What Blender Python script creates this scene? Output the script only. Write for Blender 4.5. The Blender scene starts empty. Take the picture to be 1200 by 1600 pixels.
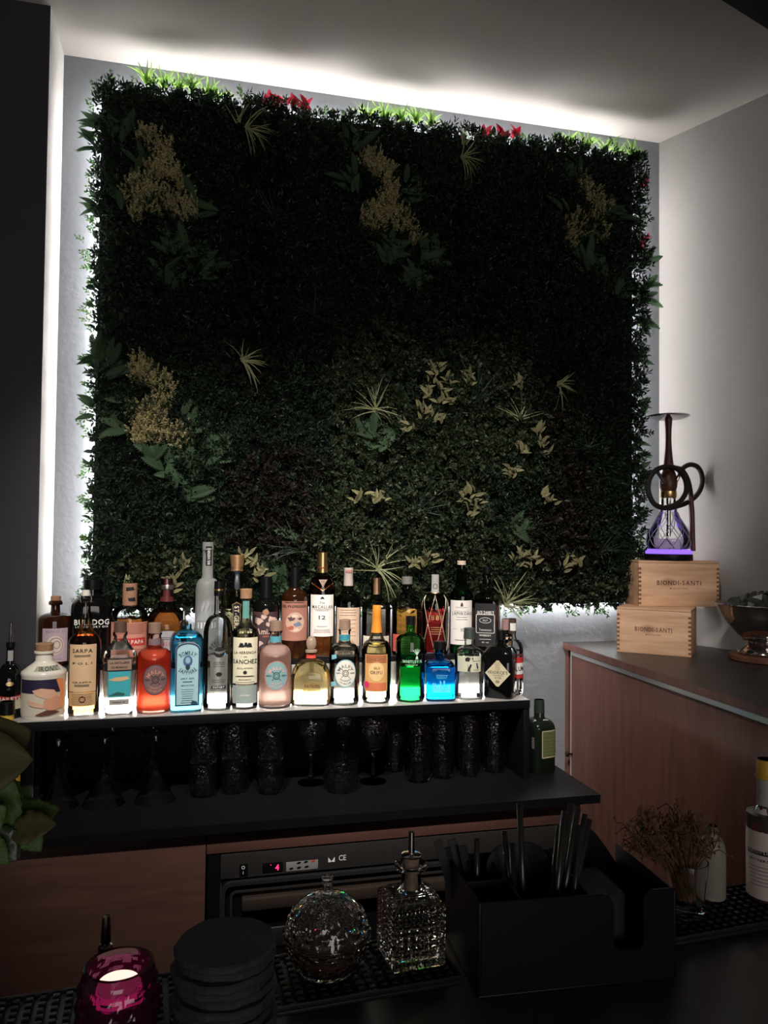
import bpy, math, random
import numpy as np
from mathutils import Vector, Matrix
random.seed(7)
rng = np.random.default_rng(7)
sc = bpy.context.scene
col = sc.collection
pi = math.pi

# ------------------------------------------------------------------ camera
F = 1202.0                       # focal length in pixels of the 1200x1600 frame
ZC = 1.55                        # camera height
_U = np.array([.0103, -1, 35 / F]); _U /= np.linalg.norm(_U)
_X = np.array([4900., 85., F]); _X -= _U * np.dot(_X, _U); _X /= np.linalg.norm(_X)
_Y = -np.cross(_X, _U)
if _Y[2] < 0: _Y = -_Y
RW = np.stack([_X, _Y, _U])      # world = RW @ camera frame (x right, y down, z forward)
cam = bpy.data.objects.new('camera', bpy.data.cameras.new('camera'))
col.objects.link(cam)
cam.data.sensor_fit = 'VERTICAL'; cam.data.sensor_height = 36.0
cam.data.lens = F / 1600 * 36.0
cam.data.clip_start = .02
cam.matrix_world = Matrix(((RW[0, 0], -RW[0, 1], -RW[0, 2], 0), (RW[1, 0], -RW[1, 1], -RW[1, 2], 0),
                           (RW[2, 0], -RW[2, 1], -RW[2, 2], ZC), (0, 0, 0, 1)))
sc.camera = cam

def ray(px, py): return RW @ np.array([px - 600, py - 800, F])
def at_y(px, py, y):
    r = ray(px, py); r = r * (y / r[1]); return Vector((r[0], r[1], r[2] + ZC))
def at_z(px, py, z):
    r = ray(px, py); r = r * ((z - ZC) / r[2]); return Vector((r[0], r[1], r[2] + ZC))
def at_x(px, py, x):
    r = ray(px, py); r = r * (x / r[0]); return Vector((r[0], r[1], r[2] + ZC))
def cam_depth(p): return float((RW.T @ np.array([p[0], p[1], p[2] - ZC]))[2])

# ------------------------------------------------------------------ world, exposure, room lamps, added fill
world = bpy.data.worlds.new('dim_room'); sc.world = world; world.use_nodes = True
world.node_tree.nodes['Background'].inputs[0].default_value = (1.0, .90, .82, 1)
world.node_tree.nodes['Background'].inputs[1].default_value = .030
vs = sc.view_settings
vs.view_transform = 'Standard'; vs.look = 'None'; vs.exposure = 0.0; vs.gamma = 1.0; vs.use_curve_mapping = False
cy = sc.cycles
cy.max_bounces = 12; cy.transmission_bounces = 12; cy.transparent_max_bounces = 24
cy.glossy_bounces = 5; cy.diffuse_bounces = 4; cy.sample_clamp_indirect = 4.0; cy.use_denoising = True
LED = 60.0          # plant wall back light
LED2 = 135.0         # bottle display strip
def spot(name, loc, target, power, deg, blend, color, size=.03):
    l = bpy.data.lights.new(name, 'SPOT'); l.energy = power; l.spot_size = math.radians(deg); l.spot_blend = blend
    l.color = color; l.shadow_soft_size = size
    o = bpy.data.objects.new(name, l); col.objects.link(o); o.location = loc
    o.rotation_euler = (Vector(target) - Vector(loc)).to_track_quat('-Z', 'Y').to_euler()
    return o
spot('ceiling_spot', (-.20, .62, 2.84), (.12, 2.12, 1.22), 200, 45, 1., (1, .92, .84))
spot('ceiling_spot', (.30, .60, 2.84), (.76, 2.12, 1.24), 200, 49, 1., (1, .92, .84))
wa = bpy.data.lights.new('room_fill', 'AREA'); wa.shape = 'RECTANGLE'; wa.size = 3.0; wa.size_y = 1.5; wa.energy = 60; wa.color = (1, .93, .88)
wo = bpy.data.objects.new('room_fill', wa); col.objects.link(wo); wo.location = (.2, -4.4, 1.75); wo.rotation_euler = (pi / 2, 0, 0)   # added dim fill from behind the camera, no window modelled

# ------------------------------------------------------------------ helpers
def obj(name, me, m=None, parent=None, loc=None, rotz=None):
    o = bpy.data.objects.new(name, me); col.objects.link(o)
    if m is not None and me is not None and not me.materials: me.materials.append(m)
    if parent is not None: o.parent = parent
    if loc is not None: o.location = loc
    if rotz is not None: o.rotation_euler = (0, 0, rotz)
    return o
def tag(o, label, cat, group=None):
    o['label'] = label; o['category'] = cat
    if group: o['group'] = group
    return o
def thing(name, label, cat, loc=(0, 0, 0), rotz=0, group=None):
    o = bpy.data.objects.new(name, None); col.objects.link(o)
    o.empty_display_size = .05; o.location = loc; o.rotation_euler = (0, 0, rotz)
    return tag(o, label, cat, group)
def structure(o): o['kind'] = 'structure'; return o
def stuff(o): o['kind'] = 'stuff'; return o
def mesh(verts, faces, smooth=False, sharp=None, name='mesh'):
    me = bpy.data.meshes.new(name); me.from_pydata([tuple(map(float, v)) for v in verts], [], faces); me.update()
    if smooth:
        me.polygons.foreach_set('use_smooth', [True] * len(me.polygons))
        if sharp: me.set_sharp_from_angle(angle=math.radians(sharp))
    return me
def join(parts):
    V, Fc = [], []
    for v, f in parts:
        n = len(V); V += list(v); Fc += [tuple(i + n for i in q) for q in f]
    return V, Fc
def box_vf(x0, x1, y0, y1, z0, z1):
    v = [(x, y, z) for z in (z0, z1) for y in (y0, y1) for x in (x0, x1)]
    return v, [(0, 2, 3, 1), (4, 5, 7, 6), (0, 1, 5, 4), (2, 6, 7, 3), (0, 4, 6, 2), (1, 3, 7, 5)]
def bevel_box(x0, x1, y0, y1, z0, z1, b=.003):
    import bmesh
    me = mesh(*box_vf(x0, x1, y0, y1, z0, z1)); bm = bmesh.new(); bm.from_mesh(me)
    bmesh.ops.bevel(bm, geom=list(bm.edges), offset=b, segments=2, affect='EDGES', profile=.6)
    bm.to_mesh(me); bm.free()
    me.polygons.foreach_set('use_smooth', [True] * len(me.polygons)); me.set_sharp_from_angle(angle=math.radians(40))
    return me
def box(name, x0, x1, y0, y1, z0, z1, m, parent=None, b=.003):
    return obj(name, bevel_box(x0, x1, y0, y1, z0, z1, b) if b else mesh(*box_vf(x0, x1, y0, y1, z0, z1)), m, parent)
def prism_vf(poly, z0, z1):
    n = len(poly); v = [(x, y, z0) for x, y in poly] + [(x, y, z1) for x, y in poly]
    return v, [tuple(range(n))[::-1], tuple(range(n, 2 * n))] + [(i, (i + 1) % n, n + (i + 1) % n, n + i) for i in range(n)]
def xz_prism_vf(poly, y0, y1):
    v, f = prism_vf(poly, y0, y1); return [(a, c, b) for a, b, c in v], [q[::-1] for q in f]
def yz_prism_vf(poly, x0, x1):
    v, f = prism_vf(poly, x0, x1); return [(c, a, b) for a, b, c in v], f
def lathe_vf(prof, seg=32, cap=True, cx=0, cyy=0, flute=None):
    V, Fc = [], []; n = len(prof)
    for r, z in prof:
        for k in range(seg):
            a = 2 * pi * k / seg; rr = r * (1 + (flute(a, z) if flute else 0))
            V.append((cx + rr * math.cos(a), cyy + rr * math.sin(a), z))
    for i in range(n - 1):
        for k in range(seg):
            k2 = (k + 1) % seg; Fc.append((i * seg + k, i * seg + k2, (i + 1) * seg + k2, (i + 1) * seg + k))
    if cap:
        Fc.append(tuple(range(seg))[::-1]); Fc.append(tuple((n - 1) * seg + k for k in range(seg)))
    return V, Fc
def lathe(name, prof, m, parent=None, seg=32, smooth=True, sharp=38, cap=True, flute=None):
    return obj(name, mesh(*lathe_vf(prof, seg, cap, flute=flute), smooth=smooth, sharp=sharp), m, parent)
def tube_vf(pts, rad, seg=10, cap=True):
    pts = [Vector(p) for p in pts]; n = len(pts); V, Fc = [], []
    up = Vector((0, 0, 1)); prev = None
    for i, p in enumerate(pts):
        t = (pts[min(i + 1, n - 1)] - pts[max(i - 1, 0)]).normalized()
        if prev is None:
            a = t.cross(up if abs(t.z) < .9 else Vector((1, 0, 0))).normalized()
        else:
            a = (prev - t * prev.dot(t)).normalized()
        prev = a; b = t.cross(a); r = rad(i / (n - 1)) if callable(rad) else rad
        for k in range(seg):
            an = 2 * pi * k / seg; V.append(p + (a * math.cos(an) + b * math.sin(an)) * r)
    for i in range(n - 1):
        for k in range(seg):
            k2 = (k + 1) % seg; Fc.append((i * seg + k, i * seg + k2, (i + 1) * seg + k2, (i + 1) * seg + k))
    if cap: Fc += [tuple(range(seg))[::-1], tuple((n - 1) * seg + k for k in range(seg))]
    return V, Fc
def tube(name, pts, rad, m, parent=None, seg=10): return obj(name, mesh(*tube_vf(pts, rad, seg), smooth=True, sharp=50), m, parent)
def sub_curve(ctrl, n=40):
    c = [Vector(p) for p in ctrl]; out = []
    for i in range(len(c) - 1):
        p0, p1, p2, p3 = c[max(i - 1, 0)], c[i], c[i + 1], c[min(i + 2, len(c) - 1)]
        m = max(2, n // (len(c) - 1))
        for k in range(m):
            t = k / m
            out.append(.5 * ((2 * p1) + (-p0 + p2) * t + (2 * p0 - 5 * p1 + 4 * p2 - p3) * t * t + (-p0 + 3 * p1 - 3 * p2 + p3) * t ** 3))
    return out + [c[-1]]

# ------------------------------------------------------------------ materials
MATS = {}
def nodes(name):
    m = bpy.data.materials.new(name); m.use_nodes = True; nt = m.node_tree
    return m, nt, nt.nodes['Principled BSDF'], nt.nodes['Material Output']
def mat(name, color, rough=.5, metal=0., trans=0., ior=1.45, emit=None, es=0., spec=.5, var=0., bump=0., scale=30., coat=0., sheen=0.):
    if name in MATS: return MATS[name]
    m, nt, p, out = nodes(name)
    p.inputs['Base Color'].default_value = (*color, 1); p.inputs['Roughness'].default_value = rough
    p.inputs['Metallic'].default_value = metal; p.inputs['Transmission Weight'].default_value = trans
    p.inputs['IOR'].default_value = ior; p.inputs['Specular IOR Level'].default_value = spec; p.inputs['Coat Weight'].default_value = coat
    if emit: p.inputs['Emission Color'].default_value = (*emit, 1); p.inputs['Emission Strength'].default_value = es
    if var or bump:
        tc = nt.nodes.new('ShaderNodeTexCoord'); nz = nt.nodes.new('ShaderNodeTexNoise')
        nz.inputs['Scale'].default_value = scale; nz.inputs['Detail'].default_value = 6
        nt.links.new(tc.outputs['Object'], nz.inputs['Vector'])
        if var:
            mx = nt.nodes.new('ShaderNodeMix'); mx.data_type = 'RGBA'
            mx.inputs[6].default_value = (*[c * (1 - var) for c in color], 1); mx.inputs[7].default_value = (*[min(1, c * (1 + var)) for c in color], 1)
            nt.links.new(nz.outputs['Fac'], mx.inputs[0]); nt.links.new(mx.outputs[2], p.inputs['Base Color'])
        if bump:
            b = nt.nodes.new('ShaderNodeBump'); b.inputs['Strength'].default_value = bump; b.inputs['Distance'].default_value = .004
            nt.links.new(nz.outputs['Fac'], b.inputs['Height']); nt.links.new(b.outputs[0], p.inputs['Normal'])
    MATS[name] = m; return m
def emitter(name, color, strength):
    m, nt, p, out = nodes(name); e = nt.nodes.new('ShaderNodeEmission')
    e.inputs[0].default_value = (*color, 1); e.inputs[1].default_value = strength
    nt.links.new(e.outputs[0], out.inputs[0]); return m
def thin_glass(name, tint=(.96, .97, .96), rough=.0, ior=1.48):
    if name in MATS: return MATS[name]
    m, nt, p, out = nodes(name)
    t = nt.nodes.new('ShaderNodeBsdfTransparent'); t.inputs[0].default_value = (*tint, 1)
    g = nt.nodes.new('ShaderNodeBsdfGlossy'); g.inputs['Roughness'].default_value = rough
    fr = nt.nodes.new('ShaderNodeFresnel'); fr.inputs[0].default_value = ior
    mx = nt.nodes.new('ShaderNodeMixShader')
    nt.links.new(fr.outputs[0], mx.inputs[0]); nt.links.new(t.outputs[0], mx.inputs[1]); nt.links.new(g.outputs[0], mx.inputs[2])
    nt.links.new(mx.outputs[0], out.inputs[0]); MATS[name] = m; return m
def liquid(name, color, rough=0., ior=1.20): return mat(name, color, rough, trans=1., ior=ior)
def glow_liquid(name, color, rough=.5, k=.5):
    """cloudy tinted spirit: part clear refraction, part light scattered through"""
    if name in MATS: return MATS[name]
    m, nt, p, out = nodes(name)
    p.inputs['Base Color'].default_value = (*color, 1); p.inputs['Roughness'].default_value = rough
    p.inputs['Transmission Weight'].default_value = 1; p.inputs['IOR'].default_value = 1.2
    t = nt.nodes.new('ShaderNodeBsdfTranslucent'); t.inputs[0].default_value = (*color, 1)
    df = nt.nodes.new('ShaderNodeBsdfDiffuse'); df.inputs[0].default_value = (*color, 1)
    m2 = nt.nodes.new('ShaderNodeMixShader'); m2.inputs[0].default_value = .35
    nt.links.new(t.outputs[0], m2.inputs[1]); nt.links.new(df.outputs[0], m2.inputs[2])
    mx = nt.nodes.new('ShaderNodeMixShader'); mx.inputs[0].default_value = k
    nt.links.new(p.outputs[0], mx.inputs[1]); nt.links.new(m2.outputs[0], mx.inputs[2]); nt.links.new(mx.outputs[0], out.inputs[0])
    MATS[name] = m; return m
def wood(name, c1, c2, axis=0, scale=6., rough=.45, stretch=12., knots=False, spec=.4):
    m, nt, p, out = nodes(name)
    tc = nt.nodes.new('ShaderNodeTexCoord'); mp = nt.nodes.new('ShaderNodeMapping')
    s = [stretch, stretch, stretch]; s[axis] = 1.
    mp.inputs['Scale'].default_value = s
    nz = nt.nodes.new('ShaderNodeTexNoise'); nz.inputs['Scale'].default_value = scale; nz.inputs['Detail'].default_value = 8
    nz.inputs['Distortion'].default_value = .6
    cr = nt.nodes.new('ShaderNodeValToRGB'); cr.color_ramp.elements[0].position = .3; cr.color_ramp.elements[1].position = .72
    cr.color_ramp.elements[0].color = (*c1, 1); cr.color_ramp.elements[1].color = (*c2, 1)
    nt.links.new(tc.outputs['Object'], mp.inputs[0]); nt.links.new(mp.outputs[0], nz.inputs['Vector']); nt.links.new(nz.outputs['Fac'], cr.inputs[0])
    last = cr.outputs[0]
    if knots:
        vo = nt.nodes.new('ShaderNodeTexVoronoi'); vo.inputs['Scale'].default_value = 9; mp2 = nt.nodes.new('ShaderNodeMapping')
        mp2.inputs['Scale'].default_value = (.75, 1, 1.3); nt.links.new(tc.outputs['Object'], mp2.inputs[0]); nt.links.new(mp2.outputs[0], vo.inputs['Vector'])
        kr = nt.nodes.new('ShaderNodeValToRGB'); kr.color_ramp.elements[0].position = .05; kr.color_ramp.elements[1].position = .22
        kr.color_ramp.elements[0].color = (.10, .04, .02, 1); kr.color_ramp.elements[1].color = (1, 1, 1, 1)
        mx = nt.nodes.new('ShaderNodeMix'); mx.data_type = 'RGBA'; mx.blend_type = 'MULTIPLY'; mx.inputs[0].default_value = .75
        nt.links.new(vo.outputs['Distance'], kr.inputs[0]); nt.links.new(last, mx.inputs[6]); nt.links.new(kr.outputs[0], mx.inputs[7]); last = mx.outputs[2]
    nt.links.new(last, p.inputs['Base Color']); p.inputs['Roughness'].default_value = rough; p.inputs['Specular IOR Level'].default_value = spec
    b = nt.nodes.new('ShaderNodeBump'); b.inputs['Strength'].default_value = .15; b.inputs['Distance'].default_value = .002
    nt.links.new(nz.outputs['Fac'], b.inputs['Height']); nt.links.new(b.outputs[0], p.inputs['Normal'])
    MATS[name] = m; return m
def leafmat(name, color, trans=.35, rough=.42, var=.5, tint=None):
    """leaf plastic; every leaf carries its own random tone in the attribute 'tone'"""
    m, nt, p, out = nodes(name)
    at = nt.nodes.new('ShaderNodeAttribute'); at.attribute_name = 'tone'
    oi = nt.nodes.new('ShaderNodeObjectInfo')
    ad = nt.nodes.new('ShaderNodeMath'); ad.operation = 'MULTIPLY_ADD'; ad.inputs[1].default_value = .35
    nt.links.new(oi.outputs['Random'], ad.inputs[0]); nt.links.new(at.outputs['Fac'], ad.inputs[2])
    cr = nt.nodes.new('ShaderNodeValToRGB')
    hi = tint or tuple(min(1, c * (1 + 1.6 * var)) for c in color)
    cr.color_ramp.elements[0].color = (*[c * (1 - var) for c in color], 1); cr.color_ramp.elements[1].color = (*hi, 1)
    nt.links.new(ad.outputs[0], cr.inputs[0]); nt.links.new(cr.outputs[0], p.inputs['Base Color'])
    p.inputs['Roughness'].default_value = rough; p.inputs['Specular IOR Level'].default_value = .25
    t = nt.nodes.new('ShaderNodeBsdfTranslucent'); hs = nt.nodes.new('ShaderNodeHueSaturation')
    hs.inputs['Value'].default_value = 2.2; nt.links.new(cr.outputs[0], hs.inputs['Color']); nt.links.new(hs.outputs[0], t.inputs[0])
    mx = nt.nodes.new('ShaderNodeMixShader'); mx.inputs[0].default_value = trans
    nt.links.new(p.outputs[0], mx.inputs[1]); nt.links.new(t.outputs[0], mx.inputs[2]); nt.links.new(mx.outputs[0], out.inputs[0])
    MATS[name] = m; return m

M_plaster = mat('wall_plaster_grey', (.225, .238, .26), .75, var=.06, bump=.55, scale=55)
M_white = mat('reveal_paint', (.62, .59, .56), .6, var=.03, bump=.12, scale=60)
M_side = mat('side_wall_paint', (.30, .28, .268), .65, var=.03, bump=.25, scale=45)
M_ceil = mat('ceiling_paint', (.48, .45, .42), .7, var=.04, bump=.1, scale=14)
M_dark = mat('dark_wall_paint', (.022, .022, .028), .6, var=.1, bump=.1)
M_floor = mat('floor_tile', (.03, .028, .027), .5, var=.3, bump=.1)
M_black = mat('black_laminate', (.006, .006, .007), .45, spec=.12, var=.2, bump=.05, scale=90)
M_blackp = mat('black_plastic', (.004, .004, .005), .38, spec=.25, var=.1, scale=40)
M_rubber = mat('black_rubber', (.008, .008, .009), .45, spec=.35, var=.1, scale=40)
M_tread = mat('display_tread', (.34, .33, .32), .35, var=.06, scale=40)
M_brown = wood('mahogany_panel', (.115, .050, .040), (.185, .082, .062), axis=2, scale=5, stretch=9, rough=.42)
M_brown_h = wood('mahogany_board', (.080, .039, .031), (.115, .055, .043), axis=0, scale=5, stretch=10, rough=.45)
M_top = wood('dark_worktop', (.018, .015, .014), (.034, .028, .026), axis=1, scale=9, stretch=6, rough=.42)
M_pine = wood('pine_board', (.50, .285, .165), (.76, .50, .33), axis=0, scale=5, stretch=9, rough=.6, knots=True)
M_steel = mat('brushed_steel', (.55, .54, .52), .32, 1., var=.1, scale=120)
M_chrome = mat('chrome', (.55, .52, .50), .10, 1., bump=.03)
M_alu = mat('aluminium_profile', (.75, .74, .74), .35, .6)
M_gold = mat('gold_foil', (.75, .50, .22), .3, 1., var=.1)
M_cork = mat('cork', (.32, .18, .10), .8, var=.25, bump=.4, scale=160)
M_glass = mat('clear_glass', (.97, .98, .97), 0., trans=1., ior=1.48)
M_cut = mat('cut_crystal', (.96, .97, .95), .02, trans=1., ior=1.5)
M_shell = thin_glass('bottle_glass')
M_shellg = thin_glass('green_bottle_glass', (.20, .80, .40))
M_shelld = mat('dark_bottle_glass', (.003, .003, .003), .05)
M_amberglass = mat('amber_bottle_glass', (.020, .006, .002), .05)
M_frost = mat('frosted_glass', (.80, .82, .82), .42, trans=.75, ior=1.25)
def ink(name, c): return mat('ink_' + name, c, .6)
K = ink('black', (.012, .012, .014)); Wt = ink('white', (.75, .74, .72)); INK_RED = ink('red', (.45, .02, .02)); INK_BROWN = ink('burnt_brown', (.09, .022, .018))
INK_GOLD = mat('ink_gold', (.62, .44, .20), .35, .8); INK_TEAL = ink('teal', (.03, .20, .24)); INK_ROSE = ink('rose', (.42, .12, .10))
def paper(name, c): return mat('paper_' + name, c, .65, var=.06, scale=70)
CREAM = paper('cream', (.74, .69, .60)); WHITEP = paper('white', (.78, .75, .71)); BEIGE = paper('beige', (.62, .46, .34))
print('core ready')

# ------------------------------------------------------------------ lettering: glyph meshes made once, laid out by hand
GLY = {}
def make_glyphs():
    chars = 'ABCDEFGHIJKLMNOPQRSTUVWXYZabcdefghijklmnopqrstuvwxyz0123456789-.\'&/'
    tmp = []
    for st, off in (('r', 0.008), ('b', .022)):
        for c in chars:
            cu = bpy.data.curves.new('glyph', 'FONT'); cu.body = c; cu.size = 1; cu.resolution_u = 2; cu.offset = off
            o = bpy.data.objects.new('glyph', cu); col.objects.link(o); tmp.append((st, c, o, cu))
    dg = bpy.context.evaluated_depsgraph_get()
    for st, c, o, cu in tmp:
        me = bpy.data.meshes.new_from_object(o.evaluated_get(dg))
        v = np.array([(x.co.x, x.co.y) for x in me.vertices]) if len(me.vertices) else np.zeros((0, 2))
        f = [tuple(p.vertices) for p in me.polygons]
        x0, x1 = (v[:, 0].min(), v[:, 0].max()) if len(v) else (0, .3)
        v = v - np.array([x0, 0]) if len(v) else v
        GLY[(st, c)] = (v, f, x1 - x0)
        if st == 'r' and len(v):                        # slab serifs on the ends of the stems
            cnt = {}
            for q in f:
                for a, b in zip(q, q[1:] + q[:1]): k = (min(a, b), max(a, b)); cnt[k] = cnt.get(k, 0) + 1
            V = [tuple(p) for p in v]; Fs = list(f); top = v[:, 1].max()
            for (a, b), n in cnt.items():
                if n != 1: continue
                (xa, ya), (xb, yb) = v[a], v[b]
                if abs(ya - yb) < .004 and .03 < abs(xa - xb) < .16 and (abs(ya) < .01 or abs(ya - top) < .01):
                    s = 1 if abs(ya) < .01 else -1; lo, hi = min(xa, xb) - .055, max(xa, xb) + .055
                    i = len(V); V += [(lo, ya), (hi, ya), (hi, ya + s * .035), (lo, ya + s * .035)]; Fs.append((i, i + 1, i + 2, i + 3))
            GLY[('s', c)] = (np.array(V), Fs, x1 - x0)
        bpy.data.meshes.remove(me); bpy.data.objects.remove(o); bpy.data.curves.remove(cu)
make_glyphs()
CAPH = GLY[('r', 'H')][0][:, 1].max()
def text2d(s, h, style='b', width=None, track=.10):
    V, Fc, x = [], [], 0.
    tr = track + (.07 if style == 's' else 0)
    for c in s:
        if c == ' ': x += .32; continue
        v, f, w = GLY[(style if (style, c) in GLY else 'r', c)]
        n = len(V); V += [(p[0] + x, p[1]) for p in v]; Fc += [tuple(i + n for i in q) for q in f]; x += w + tr
    tot = x - tr; k = h / CAPH; kx = k if width is None else width / tot
    return np.array([((p[0] - tot / 2) * kx, p[1] * k - h / 2) for p in V]), Fc
def arc_text(s, h, R, up=True, style='b', width=None, track=.12):
    v, f = text2d(s, h, style, width, track)
    th = v[:, 0] / R
    if up: return np.stack([(R + v[:, 1]) * np.sin(th), (R + v[:, 1]) * np.cos(th)], 1), f
    return np.stack([(R - v[:, 1]) * np.sin(th), -(R - v[:, 1]) * np.cos(th)], 1), f
def flat_text(name, s, h, m, parent, place, style='b', width=None, track=.10):
    v, f = text2d(s, h, style, width, track); return obj(name, mesh([place(a, b) for a, b in v], f), m, parent)
def shape(outline, rings=3, c=(0, 0)):
    o = np.array(outline, float); n = len(o); c = np.array(c); V = [tuple(c)]; Fc = []
    for r in range(1, rings + 1): V += [tuple(c + (p - c) * r / rings) for p in o]
    for k in range(n): Fc.append((0, 1 + k, 1 + (k + 1) % n))
    for r in range(rings - 1):
        for k in range(n):
            a, b = 1 + r * n + k, 1 + r * n + (k + 1) % n; Fc.append((a, a + n, b + n, b))
    return np.array(V), Fc
def ell(rx, rz, n=40, c=(0, 0)): return [(c[0] + rx * math.cos(2 * pi * k / n), c[1] + rz * math.sin(2 * pi * k / n)) for k in range(n)]
def rect_grid(x0, x1, z0, z1, nx=14, nz=4):
    V = [(x0 + (x1 - x0) * i / nx, z0 + (z1 - z0) * j / nz) for j in range(nz + 1) for i in range(nx + 1)]
    return np.array(V), [(j * (nx + 1) + i, j * (nx + 1) + i + 1, (j + 1) * (nx + 1) + i + 1, (j + 1) * (nx + 1) + i) for j in range(nz) for i in range(nx)]
def band(outline_out, outline_in):
    n = len(outline_out); return np.array(list(outline_out) + list(outline_in)), [(k, (k + 1) % n, n + (k + 1) % n, n + k) for k in range(n)]
def arch(w, z0, z1, rise, n=12):
    pts = [(-w, z0), (w, z0)]
    for k in range(n + 1):
        a = pi * k / n; pts.append((w * math.cos(a), z1 - rise + rise * math.sin(a)))
    return pts
def dens(pts, m=4):
    out = []
    for a, b in zip(pts, pts[1:] + pts[:1]):
        for k in range(m): out.append((a[0] + (b[0] - a[0]) * k / m, a[1] + (b[1] - a[1]) * k / m))
    return out

# ------------------------------------------------------------------ bottles: lofted bodies with wrapped labels
Z1, Y1 = 1.096, 2.05          # lower tread of the display, bottle centre line
Z2, Y2 = 1.205, 2.158         # upper tread
def sh(t0, r0, t1, r1, n=6, p0=2, p1=2):
    return [(t0 + (t1 - t0) * math.sin(a), r1 + (r0 - r1) * math.cos(a), p0 + (p1 - p0) * i / n) for i, a in enumerate([pi / 2 * k / n for k in range(n + 1)])]
def cv(t0, r0, t1, r1, n=5):
    return [(t0 + (t1 - t0) * (1 - math.cos(a)), r1 + (r0 - r1) * (1 - math.sin(a)), 2) for a in [pi / 2 * k / n for k in range(n + 1)]]
class Bottle:
    def __init__(s, name, label, cx, row, ytop, wpx, secs, yaw=0, p=2, dr=1, yc=None, base=None, cat='bottle', group=None, h=None, r=None, loc=None, ymid=1040):
        zz, yy = (Z1, Y1) if row == 1 else (Z2, Y2)
        if yc: yy = yc
        if base is not None: zz = base
        if loc is None:
            P = at_y(cx, ymid, yy); loc = Vector((P.x, yy, zz))
        s.R = r or wpx / 2 * cam_depth(loc) / F
        s.H = h or at_y(cx, ytop, yy).z - zz
        s.secs = []
        for q in secs:
            t, rr = q[0], q[1]; pp = q[2] if len(q) > 2 else p; d = q[3] if len(q) > 3 else dr
            s.secs.append((t * s.H, rr * s.R, rr * s.R * d, pp))
        s.root = thing(name, label, cat, loc, math.atan2(-loc.x, loc.y) + math.radians(yaw), group)
        s.cache = {}
    def at(s, z, inset=0):
        S = s.secs
        if z <= S[0][0]: q = S[0][1:]
        elif z >= S[-1][0]: q = S[-1][1:]
        else:
            q = S[-1][1:]
            for a, b in zip(S, S[1:]):
                if a[0] <= z <= b[0]:
                    k = (z - a[0]) / max(1e-9, b[0] - a[0]); q = tuple(a[i] + (b[i] - a[i]) * k for i in (1, 2, 3)); break
        return max(1e-4, q[0] - inset), max(1e-4, q[1] - inset), q[2]
    @staticmethod
    def polar(phi, rx, ry, p):
        a, b = abs(math.sin(phi)), abs(math.cos(phi)); return 1 / ((a / rx) ** p + (b / ry) ** p) ** (1 / p)
    def ring(s, z, inset, seg, extra=None):
        rx, ry, p = s.at(z, inset); out = []
        for k in range(seg):
            ph = 2 * pi * (k + .5) / seg; r = s.polar(ph, rx, ry, p)
            if extra: r *= 1 + extra(ph, z)
            out.append((r * math.sin(ph), -r * math.cos(ph), z))
        return out
    def loft(s, name, m, z0=None, z1=None, inset=0, seg=40, parent=None, capt=True, extra=None, sharp=38, add=()):
        S = s.secs; z0 = S[0][0] if z0 is None else z0; z1 = S[-1][0] if z1 is None else z1
        zs = sorted(set([z0] + [q[0] for q in S if z0 < q[0] < z1] + [a for a in add if z0 < a < z1] + [z1])); V, Fc = [], []
        for z in zs: V += s.ring(z, inset, seg, extra)
        for i in range(len(zs) - 1):
            for k in range(seg):
                k2 = (k + 1) % seg; Fc.append((i * seg + k, i * seg + k2, (i + 1) * seg + k2, (i + 1) * seg + k))
        if capt: Fc += [tuple(range(seg))[::-1], tuple((len(zs) - 1) * seg + k for k in range(seg))]
        return obj(name, mesh(V, Fc, True, sharp), m, parent or s.root)
    def glass(s, m=None, **k): s.body = s.loft('glass_body', m or M_shell, **k); return s
    def fill(s, m, t, z0=.007, inset=.0022): s.liq = s.loft('liquid', m, z0, t * s.H, inset); return s
    def cap(s, t0, t1, r0, r1, m, name='cap', seg=24, rows=None):
        prof = rows or [(r0 * s.R, t0 * s.H), (r1 * s.R, t1 * s.H - .001), (r1 * s.R - .001, t1 * s.H)]
        if rows: prof = [(r * s.R, t * s.H) for t, r in rows]
        s.top = lathe(name, prof, m, s.root, seg); return s
    def wrap(s, name, vf, m, parent=None, off=.0006, c=(0, 0)):
        v, f = vf; out = []
        for u, z in v:
            u += c[0]; z += c[1]; rx, ry, p = s.at(z); key = (round(rx, 4), round(ry, 4), round(p, 1))
            if key not in s.cache:
                ph = np.linspace(0, pi, 181); r = np.array([s.polar(a, rx, ry, p) for a in ph]); X, Y = r * np.sin(ph), -r * np.cos(ph)
                s.cache[key] = (np.concatenate([[0], np.cumsum(np.hypot(np.diff(X), np.diff(Y)))]), X, Y)
            L, X, Y = s.cache[key]; a = min(abs(u), L[-1]); x = float(np.interp(a, L, X)) * (1 if u >= 0 else -1); y = float(np.interp(a, L, Y))
            d = math.hypot(x, y) or 1; out.append((x * (1 + off / d), y * (1 + off / d), z))
        return obj(name, mesh(out, f, True, 60), m, parent or s.root)
    def label(s, t0, t1, u, m, name='label', c=0, off=.0006, parent=None):
        s.lab = s.wrap(name, rect_grid((c - u) * s.R, (c + u) * s.R, t0 * s.H, t1 * s.H, 16, 4), m, parent, off); return s
    def patch(s, pts, m, name='label', c=(0, 0), off=.0006, parent=None, ctr=(0, 0)):
        v, f = shape(pts, 4, ctr); s.lab = s.wrap(name, (v * s.R, f), m, parent, off, (c[0] * s.R, c[1] * s.H)); return s
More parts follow.
